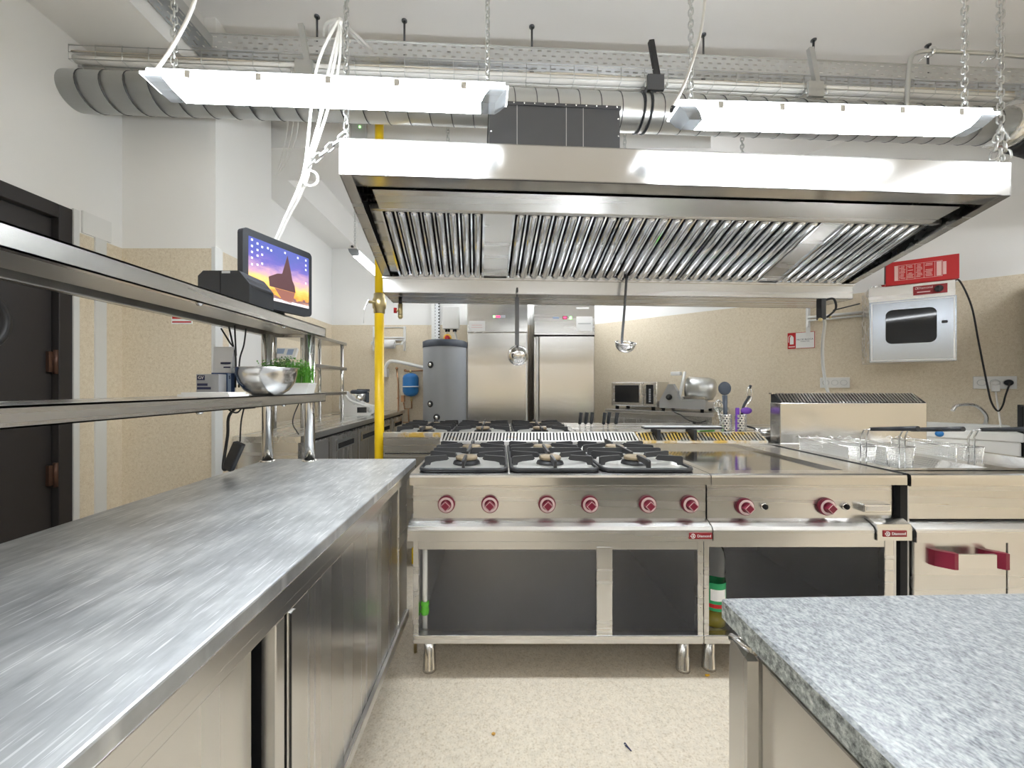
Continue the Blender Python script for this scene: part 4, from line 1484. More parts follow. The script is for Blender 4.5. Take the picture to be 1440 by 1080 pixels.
def services():
    A = math.radians(2.9)
    # round duct
    p0, p1 = Vector((-2.20, 2.0, 2.70)), Vector((2.93, 2.275, 2.70))
    d = (p1 - p0).normalized()
    t = thing('ventilation_duct', 'round galvanised spiral duct running under the ceiling above the hood', 'duct', (-2.2, 2.0, 2.70), math.atan2(d.y, d.x))
    ln = (p1 - p0).length
    MB().cyl((0, 0, 0), (ln, 0, 0), .094, n=40).build('pipe', 'galv', t, True)
    b = MB()
    n = int(ln / .115)
    for i in range(n):
        x = .07 + i * .115
        b.tube([(x + .055 * k / 24, .0945 * math.cos(2 * PI * k / 24), .0945 * math.sin(2 * PI * k / 24)) for k in range(25)], .0028, 5, 0)
    b.build('seam', 'galv_dark', t, True)
    b = MB()
    for x in (2.98, 3.02):
        b.tube([(x, .098 * math.cos(2 * PI * k / 24), .098 * math.sin(2 * PI * k / 24)) for k in range(24)], .006, 6, 0, True)
    b.build('band', 'black_plastic', t, True)
    b = MB()
    pts = [p1 + d * .0, p1 + d * .06, p1 + d * .12]
    b.tube(pts, .1, 24, 0, False, True, None, [.104, .118, .10])
    tag(b.build('duct_joint', 'foil'), 'crumpled silver foil joint at the right end of the round duct', 'duct')
    b = MB()
    pts, rad = [], []
    for i in range(40):
        s = i / 39
        pts.append(p1 + d * (.118 + .75 * s) + Vector((0, -.02 * s, -.16 * s - .1 * s * s)))
        rad.append(.118 + (.006 if i % 2 else -.006))
    b.tube(pts, .1, 20, 0, False, True, None, rad)
    tag(b.build('flexible_duct', 'black_plastic'), 'black ribbed flexible duct beyond the right end of the silver duct', 'duct')

    # wire basket tray with insulated pipes
    q0 = Vector((-2.19, 1.97, 2.845))
    t = thing('wire_tray', 'wire mesh cable basket running along the top of the round duct', 'cable tray', tuple(q0), A)
    ln = 5.2
    b = MB()
    for y, z in ((0, .07), (0, .035), (0, 0), (.045, 0), (.09, 0), (.13, 0), (.13, .07)):
        b.tube([(0, y, z), (ln, y, z)], .002, 5)
    n = int(ln / .13)
    for i in range(n + 1):
        x = i * ln / n
        b.tube([(x, 0, .075), (x, 0, 0), (x, .13, 0), (x, .13, .075)], .002, 5)
    b.build('wires', 'galv', t, True)
    b = MB()
    for y, z, r, x0 in ((.035, .024, .02, 0), (.085, .026, .022, 0.)):
        pts = [(x0 + (ln - x0) * i / 14, y + RND.uniform(-.006, .006), z + RND.uniform(-.002, .004)) for i in range(15)]
        b.tube(smooth_path(pts, 3), r, 10)
    tag(b.build('insulated_pipe', 'cable_white', None, False, WORLD[t.name]), 'pair of white insulated pipes lying in the wire cable basket', 'pipe')
    b = MB()
    for y, z, r in ((.06, .052, .006), (.03, .05, .005), (.1, .055, .006)):
        pts = [(ln * i / 12, y + RND.uniform(-.015, .015), z + RND.uniform(-.003, .006)) for i in range(13)]
        b.tube(smooth_path(pts, 3), r, 6)
    tag(b.build('cable_bundle', pm('beige_cable', (.62, .56, .46), .6), None, False, WORLD[t.name]), 'thin beige cables lying on the insulated pipes in the basket', 'cable')

    for i, (x, lab) in enumerate(((3.07, 'black bracket holding the wire basket right of the hood middle'), (3.98, 'pale bracket holding the wire basket above the right strip lamp'), (1.2, 'pale bracket holding the wire basket behind the left strip lamp'))):
        h = thing('tray_hanger', lab, 'bracket', tuple(WORLD[t.name] @ Vector((x, .03, 0))), A, 'brackets of the wire cable basket')
        MB().beam((-.005, -.035, -.01), (-.045, -.03, .225), .028, .022).build('arm', 'black' if i == 0 else 'galv', h, True)
        MB().box(-.07, .02, -.05, -.035, -.055, .03).box(-.06, .01, -.045, .12, -.012, -.004).build('plate', 'galv_dark' if i == 0 else 'galv', h, True)
        b = MB()
        for sx in (-.085, .035):
            b.cyl((sx, -.05, -.045), (sx, -.05, -.015), .005, n=8)
        b.build('bolt', 'galv', h, True)

    # perforated cable trays
    c0 = Vector((-1.70, 2.145, 3.05))
    t = thing('cable_tray', 'perforated metal cable tray running across the room under the ceiling', 'cable tray', tuple(c0), A)
    ln, w, h = 5.6, .13, .085
    MB().add([(0, 0, 0), (ln, 0, 0), (ln, w, 0), (0, w, 0)], [(0, 1, 2, 3)]).build('bottom', 'tray_x', t, True)
    MB().add([(0, 0, 0), (ln, 0, 0), (ln, 0, h), (0, 0, h)], [(0, 1, 2, 3)]).add([(0, w, 0), (ln, w, 0), (ln, w, h), (0, w, h)], [(0, 1, 2, 3)]).build('side', 'tray_side', t, True)
    b = MB()
    for y in (0, w):
        b.box(0, ln, y - .004, y + .004, h - .002, h + .004)
    b.build('lip', 'galv', t, True)
    b = MB()
    for y, z in ((.03, .012), (.06, .014), (.09, .012)):
        b.tube(smooth_path([(ln * i / 10, y + RND.uniform(-.012, .012), z) for i in range(11)], 3), .008, 6)
    tag(b.build('cable_bundle', 'cable_white', None, False, WORLD[t.name]), 'cables lying in the perforated tray across the room', 'cable')
    rods = [(413, .65), (720, 1.9), (970, 2.95), (1140, 3.65), (1327, 4.4), (540, 1.15)]
    for px, x in rods:
        for_y = .065
        p = WORLD[t.name] @ Vector((x, for_y, 0))
        b = MB().cyl((p.x, p.y, 3.05), (p.x, p.y, 3.32), .006, n=8).lathe([(.0, 0), (.016, 0), (.016, -.006), (0, -.006)], (p.x, p.y, 3.32), n=12)
        b.cyl((p.x, p.y, 3.045), (p.x, p.y, 3.055), .012, n=8)
        tag(b.build('threaded_rod', 'galv_dark'), {413: 'threaded rod dropping to the cross tray left of the cable bundle', 540: 'threaded rod of the cross tray between the hood corner chain and strip lamp chain',
            720: 'threaded rod of the cross tray above the duct box', 970: 'threaded rod of the cross tray beside the right strip lamp chain',
            1140: 'threaded rod of the cross tray above the middle of the right strip lamp', 1327: 'rightmost threaded rod of the cross tray'}[px], 'rod', 'rods the cross tray hangs from')
    t = thing('cable_tray', 'perforated metal cable tray running along the left ceiling soffit', 'cable tray', (-1.70, .2, 3.05))
    ln = 1.94
    MB().add([(0, 0, 0), (.115, 0, 0), (.115, ln, 0), (0, ln, 0)], [(0, 1, 2, 3)]).build('bottom', 'tray_y', t, True)
    b = MB().box(-.003, 0, 0, ln, 0, .06).box(.115, .118, 0, ln, 0, .06)
    b.build('side', 'galv', t, True)
    b = MB()
    for x in (.03, .07, .09):
        b.tube(smooth_path([(x + RND.uniform(-.01, .01), ln * i / 8, .012) for i in range(9)], 3), .007, 6)
    tag(b.build('cable_bundle', 'cable_white', None, False, WORLD[t.name]), 'cables lying in the perforated tray along the soffit', 'cable')
    b = MB()
    for y in (.5, 1.6):
        b.cyl((-1.64, y, 3.05), (-1.64, y, 3.32), .006, n=8)
    tag(b.build('threaded_rod', 'galv_dark'), 'pair of rods holding the tray along the soffit', 'rod')

    # bent steel conduit at the right
    pa = [at(1275, 150, 2.12), at(1277, 110, 2.12), at(1281, 82, 2.12), at(1290, 74, 2.12), at(1312, 72, 2.12), at(1400, 76, 2.14), at(1440, 80, 2.15), at(1560, 88, 2.18)]
    t = thing('conduit', 'bent steel conduit with two clips at upper right above the strip lamp', 'conduit', tuple(pa[4]))
    MB().tube(smooth_path(pa, 5), .011, 10).build('pipe', 'galv', t)
    for p in (at(1309, 73, 2.12), at(1398, 76, 2.14)):
        b = MB().tube([(p.x, p.y + .018 * math.cos(2 * PI * k / 16), p.z + .018 * math.sin(2 * PI * k / 16)) for k in range(16)], .007, 6, 0, True)
        b.cyl((p.x, p.y + .02, p.z), (p.x, p.y + .06, p.z), .006, n=8)
        b.build('clip', 'chrome', t)

    # white cables to the monitor
    b = MB()
    top = Vector((-.615, 1.50, 2.60))
    low = Vector((-.775, 1.55, 2.03))
    end = Vector((-.952, 1.635, 1.765))
    for i in range(4):
        o = Vector((RND.uniform(-.012, .012), RND.uniform(-.012, .012), 0))
        s = [top + o * .4, top + (low - top) * .35 + o * 2.4 + Vector((-.03 if i < 2 else .03, 0, .0)), low + o, low + (end - low) * .6 + o * .6, end + o * .5]
        b.tube(smooth_path(s, 7), .0055, 8)
    b.tube(smooth_path([low + Vector((.03 * math.cos(a * PI / 6) + .02, 0, .03 * math.sin(a * PI / 6) - .02)) for a in range(12)], 3, True), .005, 8, 0, True)
    for k, tgt in enumerate(((-.86, 1.9, 2.90), (-.83, 1.9, 2.88), (-.80, 2.08, 3.03), (-.70, 2.0, 2.93), (-.66, 2.02, 2.93))):
        mid = (top + Vector(tgt)) / 2 + Vector((-.02, 0, .02))
        b.tube(smooth_path([top + Vector((0, .002 * k, -.03)), top + Vector((-.005, .01, .01)), mid, Vector(tgt)], 6), .006, 8)
    tag(b.build('cable_bundle', 'cable_white'), 'bundle of white cables dropping from the trays to the back of the monitor', 'cable')
    b = MB()
    link_chain(b, HT @ Vector((.02, .02, 2.17)), (-.765, 1.548, 2.06), .045, .0042, .011)
    tag(b.build('chain', 'galv'), 'slack chain end tied back to the white cable bundle', 'chain')
    b = MB()
    for x in (402, 409, 416):
        b.tube(smooth_path([at(x + 5, 150, 2.55), at(x, 195, 2.7), at(392 + (x - 402) * .5, 235, 2.9), at(386, 247, 2.925)], 5), .004, 6)
    tag(b.build('cable', 'cable_white'), 'thin pale cables hanging behind the duct onto the ceiling beam', 'cable')

    # small wireless box on the beam
    p = at(504, 181, 2.90)
    t = thing('access_point', 'small white box with a green lamp on the beam above the hood corner', 'box', (p.x, 2.93, p.z - .07))
    MB().box(p.x - .058, p.x + .058, 2.895, 2.93, p.z - .075, p.z + .075, 0, .006).build('case', 'grey_box', t)
    MB().box(p.x - .045, p.x + .05, 2.893, 2.896, p.z + .035, p.z + .058).build('dark_window', 'boiler', t)
    MB().ball((p.x + .012, 2.894, p.z + .01), .008).build('lamp', 'led_green', t)


services()


# ================================================================== BACK LEFT AREA
def gas_pipe():
    t = thing('gas_pipe', 'bright yellow vertical gas pipe with brass valve behind the left worktable', 'pipe', (-.795, 2.57, 0))
    x, y = -.795, 2.57
    b = MB().cyl((x, y, 0), (x, y, 1.665), .0305, n=24).cyl((x, y, 1.79), (x, y, 3.32), .028, n=24)
    b.build('pipe', 'yellow', t)
    b = MB().lathe([(.030, 0), (.036, .004), (.036, .03), (.042, .035), (.045, .06), (.045, .085), (.04, .1), (.036, .105), (.036, .13), (.03, .134)], (x, y, 1.66), n=24)
    b.cyl((x, y - .03, 1.73), (x - .055, y - .045, 1.73), .01, n=10)
    v = b.build('valve', 'brass', t)
    b = MB().beam((x - .055, y - .045, 1.745), (x - .085, y - .05, 1.675), .012, .006)
    b.tube([(x - .083, y - .05, 1.68), (x - .086, y - .05, 1.59)], .002, 5)
    b.build('lever', 'steel_dark', v)


gas_pipe()


def water_heating():
    # boiler
    x, y, r = -.601, 4.3, .24
    t = thing('water_heater', 'tall grey cylindrical water heater with dark cap left of the refrigerators', 'water heater', (x, y, 0))
    MB().lathe([(0, .04), (r, .04), (r, 1.60)], (x, y, 0), n=56).build('jacket', 'boiler', t)
    MB().lathe([(0, 0), (r * .93, 0), (r * .93, .041), (0, .041)], (x, y, 0), n=40).build('base', 'boiler_cap', t)
    MB().lathe([(r + .004, 1.60), (r + .004, 1.665), (r * .9, 1.678), (r * .55, 1.684), (.06, 1.69), (0, 1.692)], (x, y, 0), n=56).build('cap', 'boiler_cap', t)
    for px, py in ((606, 513), (605.5, 568), (615, 586.5)):
        q = at(px, py, 4.1)
        a = math.asin(max(-.95, min(.95, (q.x - x) / r)))
        c = Vector((x + r * math.sin(a), y - r * math.cos(a), q.z))
        n = Vector((math.sin(a), -math.cos(a), 0))
        f = MB().lathe([(.02, 0), (.036, 0), (.036, .008), (.025, .012), (0, .012)], c, n, 20).build('port', 'black_plastic', t)
        MB().lathe([(.017, .01), (.017, .018), (0, .02)], c, n, 16).build('plug', 'chrome', f)
    # control box on rail
    c = thing('control_box', 'white electrical control box with cables above the water heater', 'control box', (at(634, 446, 4.55).x, 4.6, 1.86))
    p = at(634, 446, 4.55)
    MB().box(p.x - .1, p.x + .095, 4.55, 4.66, p.z - .135, p.z + .125, 0, .008).build('box', 'white', c)
    b = MB()
    for dx in (-.06, -.03, .03, .05):
        b.cyl((p.x + dx, 4.6, p.z - .165), (p.x + dx, 4.6, p.z - .134), .014, n=10)
    b.build('cable_gland', 'black_plastic', c)
    b = MB().tube(smooth_path([(p.x + .04, 4.6, p.z - .16), (p.x + .06, 4.58, p.z - .24), (p.x + .075, 4.5, p.z - .30)]), .012, 8)
    b.tube(smooth_path([(p.x - .05, 4.6, p.z - .16), (p.x - .075, 4.6, p.z - .25), (p.x - .09, 4.55, p.z - .36)]), .007, 8)
    b.build('cable', 'hose_grey', c)
    s = thing('isolator_switch', 'orange and red rotary isolator switch on top of the water heater', 'switch', (at(629, 475, 4.35).x, 4.35, 1.72))
    q = at(629, 475, 4.33)
    MB().lathe([(0, 0), (.045, 0), (.045, -.02), (.034, -.024), (0, -.024)], (q.x, 4.36, q.z), (0, 1, 0), 24).box(q.x - .03, q.x + .03, 4.36, 4.40, q.z - .05, q.z + .03).build('ring', 'yellow_switch', s)
    MB().lathe([(.03, -.022), (.028, -.036), (0, -.038)], (q.x, 4.36, q.z), (0, 1, 0), 20).box(q.x - .007, q.x + .007, 4.31, 4.33, q.z - .025, q.z + .025).build('knob', 'red', s)
    r_ = thing('slotted_rail', 'upright slotted metal rail on the back wall left of the control box', 'rail', (at(614, 450, 5.0).x, 5.03, 0))
    xx = at(613, 450, 5.03).x
    MB().box(xx - .055, xx - .012, 5.02, 5.07, .3, 2.35).build('flange', 'galv', r_)
    MB().box(xx - .010, xx + .048, 5.022, 5.035, .31, 2.34).build('slot_shade_strip', 'gap', r_)  # black strip put behind the slots as their shade
    MB().add([(xx - .012, 5.018, .3), (xx + .05, 5.018, .3), (xx + .05, 5.018, 2.35), (xx - .012, 5.018, 2.35)], [(0, 1, 2, 3)]).box(xx - .012, xx + .05, 5.04, 5.07, .3, 2.35).build('slotted_face', ['rail_slots'], r_)

    # expansion vessel and copper pipes
    q = at(577, 541, 4.93)
    t = thing('expansion_vessel', 'blue pressure vessel hanging on copper pipes on the back wall', 'pressure vessel', (q.x, 4.93, q.z - .15))
    R = .1
    b = MB().lathe([(0, -.15), (.05, -.145), (.085, -.12), (R, -.085), (R, -.02), (R, .085), (.09, .115), (.055, .14), (.02, .148), (0, .15)], (q.x, 4.95, q.z), n=36)
    b.build('tank', 'blue', t)
    MB().lathe([(R, -.03), (R + .012, -.03), (R + .012, -.018), (R, -.018)], (q.x, 4.95, q.z), n=36).build('band', 'white_paint', t)
    b = MB().cyl((q.x, 4.95, q.z + .14), (q.x, 4.95, q.z + .19), .014, n=10)
    b.cyl((q.x + .01, 4.95, q.z - .15), (q.x + .01, 4.95, q.z - .21), .016, n=10)
    b.build('connector', 'brass', t)

    def W(px, py):
        return at(px, py, 5.0)
    b = MB()
    rp = .0095
    b.tube([W(558, 520), W(560, 540), W(560, 594), W(595, 594)], rp, 8)
    b.tube([W(570, 522), W(597, 521)], rp, 8)
    b.tube([W(596.5, 518), W(596, 594)], rp, 8)
    b.tube([W(578.5, 560), W(579, 574), W(569, 575), W(567.5, 566)], rp, 8)
    b.tube([W(574, 575), W(575, 594)], rp, 8)
    b.ball(W(558, 518), .018).ball(W(570, 521), .018)
    b.box(W(567, 561).x - .018, W(567, 561).x + .018, 4.96, 5.03, W(0, 565).z, W(0, 556).z)
    for px in (558.5, 596.5):
        p = W(px, 560)
        b.cyl((p.x, 5.0, p.z), (p.x, 5.07, p.z), .007, n=8)
    tag(b.build('copper_pipe', 'copper'), 'thin copper pipe loop on the back wall around the blue vessel', 'pipe')
    b = MB().tube(smooth_path([W(541, 527), W(541.5, 518), W(546, 510), W(553, 508), W(575, 512), W(597, 517)], 5), .022, 10)
    b.box(W(538, 0).x, W(545, 0).x, 4.96, 5.07, W(0, 530).z, W(0, 518).z)
    tag(b.build('white_pipe', 'white'), 'white bent pipe on the back wall between yellow pipe and water heater', 'pipe')


water_heating()


def roll_holder(loc, rotz, label, with_roll, roll_label=''):
    t = thing('roll_holder', label, 'holder', loc, rotz)
    w = .2
    for s in (-1, 1):
        b = MB().tube(smooth_path([(s * w, -.01, .15), (s * w, -.01, .05), (s * w, -.02, -.03), (s * (w - .005), -.11, -.06), (s * (w - .005), -.11, -.09)], 4), .011, 8)
        b.box(s * w - .016, s * w + .016, -.012, 0, -.16, .16)
        b.build('side_arm', 'white', t, True)
    b = MB().cyl((-w, -.02, .01), (w, -.02, .01), .012, n=10).cyl((-w, -.02, -.02), (w, -.02, -.02), .009, n=10)
    if with_roll:
        b.cyl((-w, -.012, .145), (w, -.012, .145), .006, n=8)
        b.cyl((-w, -.11, -.085), (w, -.11, -.085), .01, n=10)
    b.build('cross_bar', 'white', t, True)
    if with_roll:
        r = MB().lathe([(.019, -.13), (.055, -.13), (.055, .13), (.019, .13), (.019, -.13)], (-.03, -.11, -.085), (1, 0, 0), 28)
        tag(r.build('paper_roll', 'paper', None, False, WORLD[t.name]), roll_label, 'paper roll')


p_ = at(547, 476, 5.05)
roll_holder((p_.x, 5.07, p_.z), 0, 'white roll holder on the back wall behind the yellow gas pipe', True, 'white paper roll on the holder behind the yellow gas pipe')


def fridges():
    t = thing('refrigerator', 'left tall steel refrigerator with a red display beside the water heater', 'refrigerator', (-.02, 4.66, 0), 0, 'upright refrigerators')
    z = 0
    w = .335
    b = MB()
    b.box(-w, w, -.34, .36, .1, 2.10, 0, .004)
    b.box(-w + .02, w - .02, -.33, .34, .06, .1, 1)
    b.build('cabinet', ['steel_v', 'gap'], t, True)
    MB().box(-w, w, -.375, -.34, 1.775, 2.10, 0, .006).build('control_panel', 'steel_fine', t, True)
    d = MB().box(-w + .003, w - .003, -.395, -.345, .12, 1.765, 0, .008).build('door', 'steel_fine', t, True)
    MB().box(w - .022, w - .004, -.402, -.394, .13, 1.76).build('door_handle', 'steel_dark', d, True)
    s = MB().box(-.05, .09, -.379, -.374, 1.93, 1.965, 0).build('display', 'boiler', t, True)
    MB().box(-.018, .03, -.381, -.378, 1.937, 1.958).build('digits', 'led_red', s, True)
    MB().box(-.047, -.027, -.381, -.378, 1.937, 1.958).build('lamp', 'led_green', s, True)
    b = MB().box(-.31, -.135, -.3775, -.375, 1.79, 1.90)
    lb = b.build('paper_label', 'paper', t, True)
    MB().box(-.285, -.17, -.3785, -.377, 1.85, 1.858).box(-.29, -.165, -.3785, -.377, 1.825, 1.833).build('print', 'pink_white', lb, True)
    lg = MB().cyl((-.28, -.28, 0), (-.28, -.28, .1), .025, n=14).build('foot', 'steel_dark', t, True)
    for dx, dy in ((.56, 0), (0, .56), (.56, .56)):
        dup_part(lg, t, (dx, dy, 0))

    t = thing('refrigerator', 'right tall steel refrigerator with white label on its top panel', 'refrigerator', (.722, 4.66, 0), 0, 'upright refrigerators')
    b = MB()
    b.box(-w, w, -.34, .36, .1, 2.10, 0, .004)
    b.box(-w + .02, w - .02, -.33, .34, .06, .1, 1)
    b.build('cabinet', ['steel_v', 'gap'], t, True)
    MB().box(-w, w, -.375, -.34, 1.745, 2.10, 0, .006).build('control_panel', 'steel', t, True)
    MB().box(-w, w, -.365, -.34, 1.73, 1.745).build('gasket', 'gap', t, True)
    d = MB().box(-w + .05, w - .008, -.40, -.345, .12, 1.728, 0, .01).build('door', 'steel_fine', t, True)
    MB().box(-w + .025, -w + .045, -.37, -.345, .12, 1.728).build('hinge_strip', 'steel_dark', t, True)
    s = MB().box(-.02, .03, -.379, -.374, 1.92, 1.955).build('display', 'gap', t, True)
    MB().box(-.014, .022, -.381, -.378, 1.926, 1.948).build('digits', 'led_red', s, True)
    MB().box(.055, .08, -.379, -.374, 1.918, 1.95).build('switch', 'led_green', t, True)
    MB().box(-.13, -.06, -.3775, -.374, 1.925, 1.945).build('emblem', 'carton_pale', t, True)
    lb = MB().box(.13, .31, -.3775, -.374, 1.79, 1.95).build('paper_label', 'paper', t, True)
    MB().box(.15, .29, -.3785, -.377, 1.865, 1.877).build('print', 'grey_box', lb, True)
    MB().box(.13, .27, -.3775, -.374, 2.035, 2.05).build('maker_strip', 'white', t, True)
    for dx, dy in ((-.28, -.28), (.28, -.28), (-.28, .28), (.28, .28)):
        dup_part(lg, t, (dx + .28, dy + .28, 0))


fridges()


def refrigerated_counter():
    t = thing('refrigerated_counter', 'low steel refrigerated counter with row of doors along the far left wall', 'counter', (-1.55, 3.7, 0))
    xf = -1.216
    b = MB()
    poly = [(xf, 2.375), (xf, 5.0), (-1.93, 5.0), (-1.93, 2.83), (-1.635, 2.83), (-1.635, 2.375)]
    b.prism(poly, 'z', .832, .87)
    b.build('worktop', 'steel_y', t)
    poly = [(xf - .03, 2.40), (xf - .03, 4.98), (-1.91, 4.98), (-1.91, 2.84), (-1.62, 2.84), (-1.62, 2.40)]
    b = MB().prism(poly, 'z', .12, .833)
    b.build('body', 'steel', t)
    MB().box(xf - .028, xf - .02, 2.60, 4.97, .812, .832).build('shadow_gap', 'gap', t)  # black strip painted as the shade below the worktop
    MB().box(xf - .031, xf - .018, 2.47, 2.80, .16, .80).build('machine_grille', 'steel_dark', t)
    dp = None
    for i in range(4):
        y0 = 2.84 + i * .53
        d = MB().box(xf - .03, xf - .008, y0, y0 + .515, .16, .805, 0, .003)
        d = d.build('door', 'steel_v', t)
        h = MB().box(xf - .01, xf - .003, y0 + .07, y0 + .43, .69, .775, 0, .003).build('handle', 'steel_bright', d)
        MB().box(xf - .004, xf - .0015, y0 + .10, y0 + .41, .705, .745).build('grip_recess', 'gap', d)
    for x, y in ((-1.3, 2.5), (-1.55, 2.5), (-1.3, 4.8), (-1.8, 4.8)):
        MB().cyl((x, y, 0), (x, y, .12), .025, n=14).build('foot', 'steel_dark', t)

    s = thing('shelf_rack', 'three tier steel shelf rack standing on the far left counter', 'shelf', (-1.56, 3.15, .87))
    for zt, nm in ((1.585, 'shelf'), (1.355, 'shelf'), (1.13, 'shelf')):
        MB().box(-1.70, -1.43, 2.84, 3.64, zt - .028, zt, 0, .003).build(nm, 'steel_fine', s)
    b = MB().cyl((-1.46, 3.60, .87), (-1.46, 3.60, 1.56), .016, n=14)
    p = b.build('post', 'steel_bright', s)
    dup_part(p, s, (-.21, 0, 0))
    dup_part(p, s, (0, -.72, 0))
    dup_part(p, s, (-.21, -.72, 0))

    q = at(400, 497, 2.95)
    t = thing('scale_display', 'white tilted scale display with small blue panels on the far left rack', 'scale', (q.x, 2.97, 1.355))
    T = Matrix.Translation((q.x, 2.97, 1.43)) @ Matrix.Rotation(math.radians(-30), 4, 'X')
    MB().box(-.085, .085, -.012, .012, -.045, .045, 0, .004, T).build('panel', 'white', t)
    MB().box(-.07, -.01, -.0135, -.0115, -.01, .035, 0, 0, T).box(.015, .06, -.0135, -.0115, -.02, .03, 0, 0, T).build('display', 'carton_pale', t)
    MB().cyl((q.x, 2.99, 1.355), (q.x, 2.985, 1.42), .01, n=10).box(q.x - .07, q.x + .07, 2.93, 3.05, 1.355, 1.365).build('stand', 'white', t)

    # white cooking mixer
    q = at(502, 583, 4.15)
    t = thing('cooking_mixer', 'white kitchen machine with steel jug and dark screen on far left counter', 'mixer', (-1.52, 4.2, .87), math.radians(12))
    lowp = [(-.16, 0), (.13, 0), (.165, .03), (.17, .07), (.15, .10), (.06, .115), (-.04, .115), (-.10, .19), (-.12, .25), (-.15, .255), (-.175, .20), (-.178, .09)]
    b = MB().prism(lowp, 'y', -.13, .13)
    b.tube(smooth_path([(-.13, -.12, .23), (-.07, -.125, .16), (.04, -.125, .115), (.12, -.12, .09), (.15, -.06, .085), (.15, .06, .085), (.12, .12, .09), (.04, .125, .115), (-.07, .125, .16), (-.13, .12, .23)], 4), .014, 8)
    b.build('housing', 'white', t, True)
    b = MB().lathe([(.05, .10), (.055, .105), (.075, .15), (.083, .245), (.08, .245)], (-.0, 0, 0), n=28)
    b.build('jug', 'chrome', t, True)
    b = MB().lathe([(.086, .235), (.088, .255), (.07, .27), (0, .272)], (-.0, 0, 0), n=28).box(-.02, .11, -.012, .012, .25, .278)
    b.box(.075, .105, -.02, .02, .13, .245, 0, .006)
    b.build('lid', 'boiler_cap', t, True)
    b = MB().box(-.0, .095, -.134, -.130, .03, .088)
    b.build('display', 'glass_dark', t, True)
    MB().lathe([(.022, 0), (.022, -.012), (0, -.014)], (.125, -.13, .055), (0, 1, 0), 20).build('dial', 'grey_box', t, True)
    b = MB().tube(smooth_path([at(420, 568, 2.9), at(413, 585, 2.75), at(412, 597, 2.7), at(417, 606, 2.55), at(420, 611, 2.48)]), .004, 6)
    tag(b.build('cable', 'cable_black'), 'thin black cable lying on the far left counter', 'cable')
    # sheet on the pier, sign on the pier face
    tag(MB().box(-1.6465, -1.645, 2.36, 2.68, 1.19, 1.57).build('notice_sheet', 'paper'), 'white paper sheet fixed to the pier side behind the shelf cables', 'paper')
    o = thing('small_sign', 'small red and white sign on the pier face, half hidden by the upper shelf', 'sign', (-1.84, 2.249, 1.54))
    MB().box(-1.90, -1.78, 2.246, 2.25, 1.54, 1.66).build('plate', 'paper', o)
    MB().box(-1.895, -1.785, 2.2455, 2.2465, 1.548, 1.556).box(-1.895, -1.785, 2.2455, 2.2465, 1.57, 1.65).build('print', 'red', o)


refrigerated_counter()


# ================================================================== RIGHT WALL
WA = math.atan2(-.672, .74)
W0 = Vector((1.317, 4.95, 0))
WT = Matrix.Translation(W0) @ Matrix.Rotation(WA, 4, 'Z')       # x along the wall, -y into the room


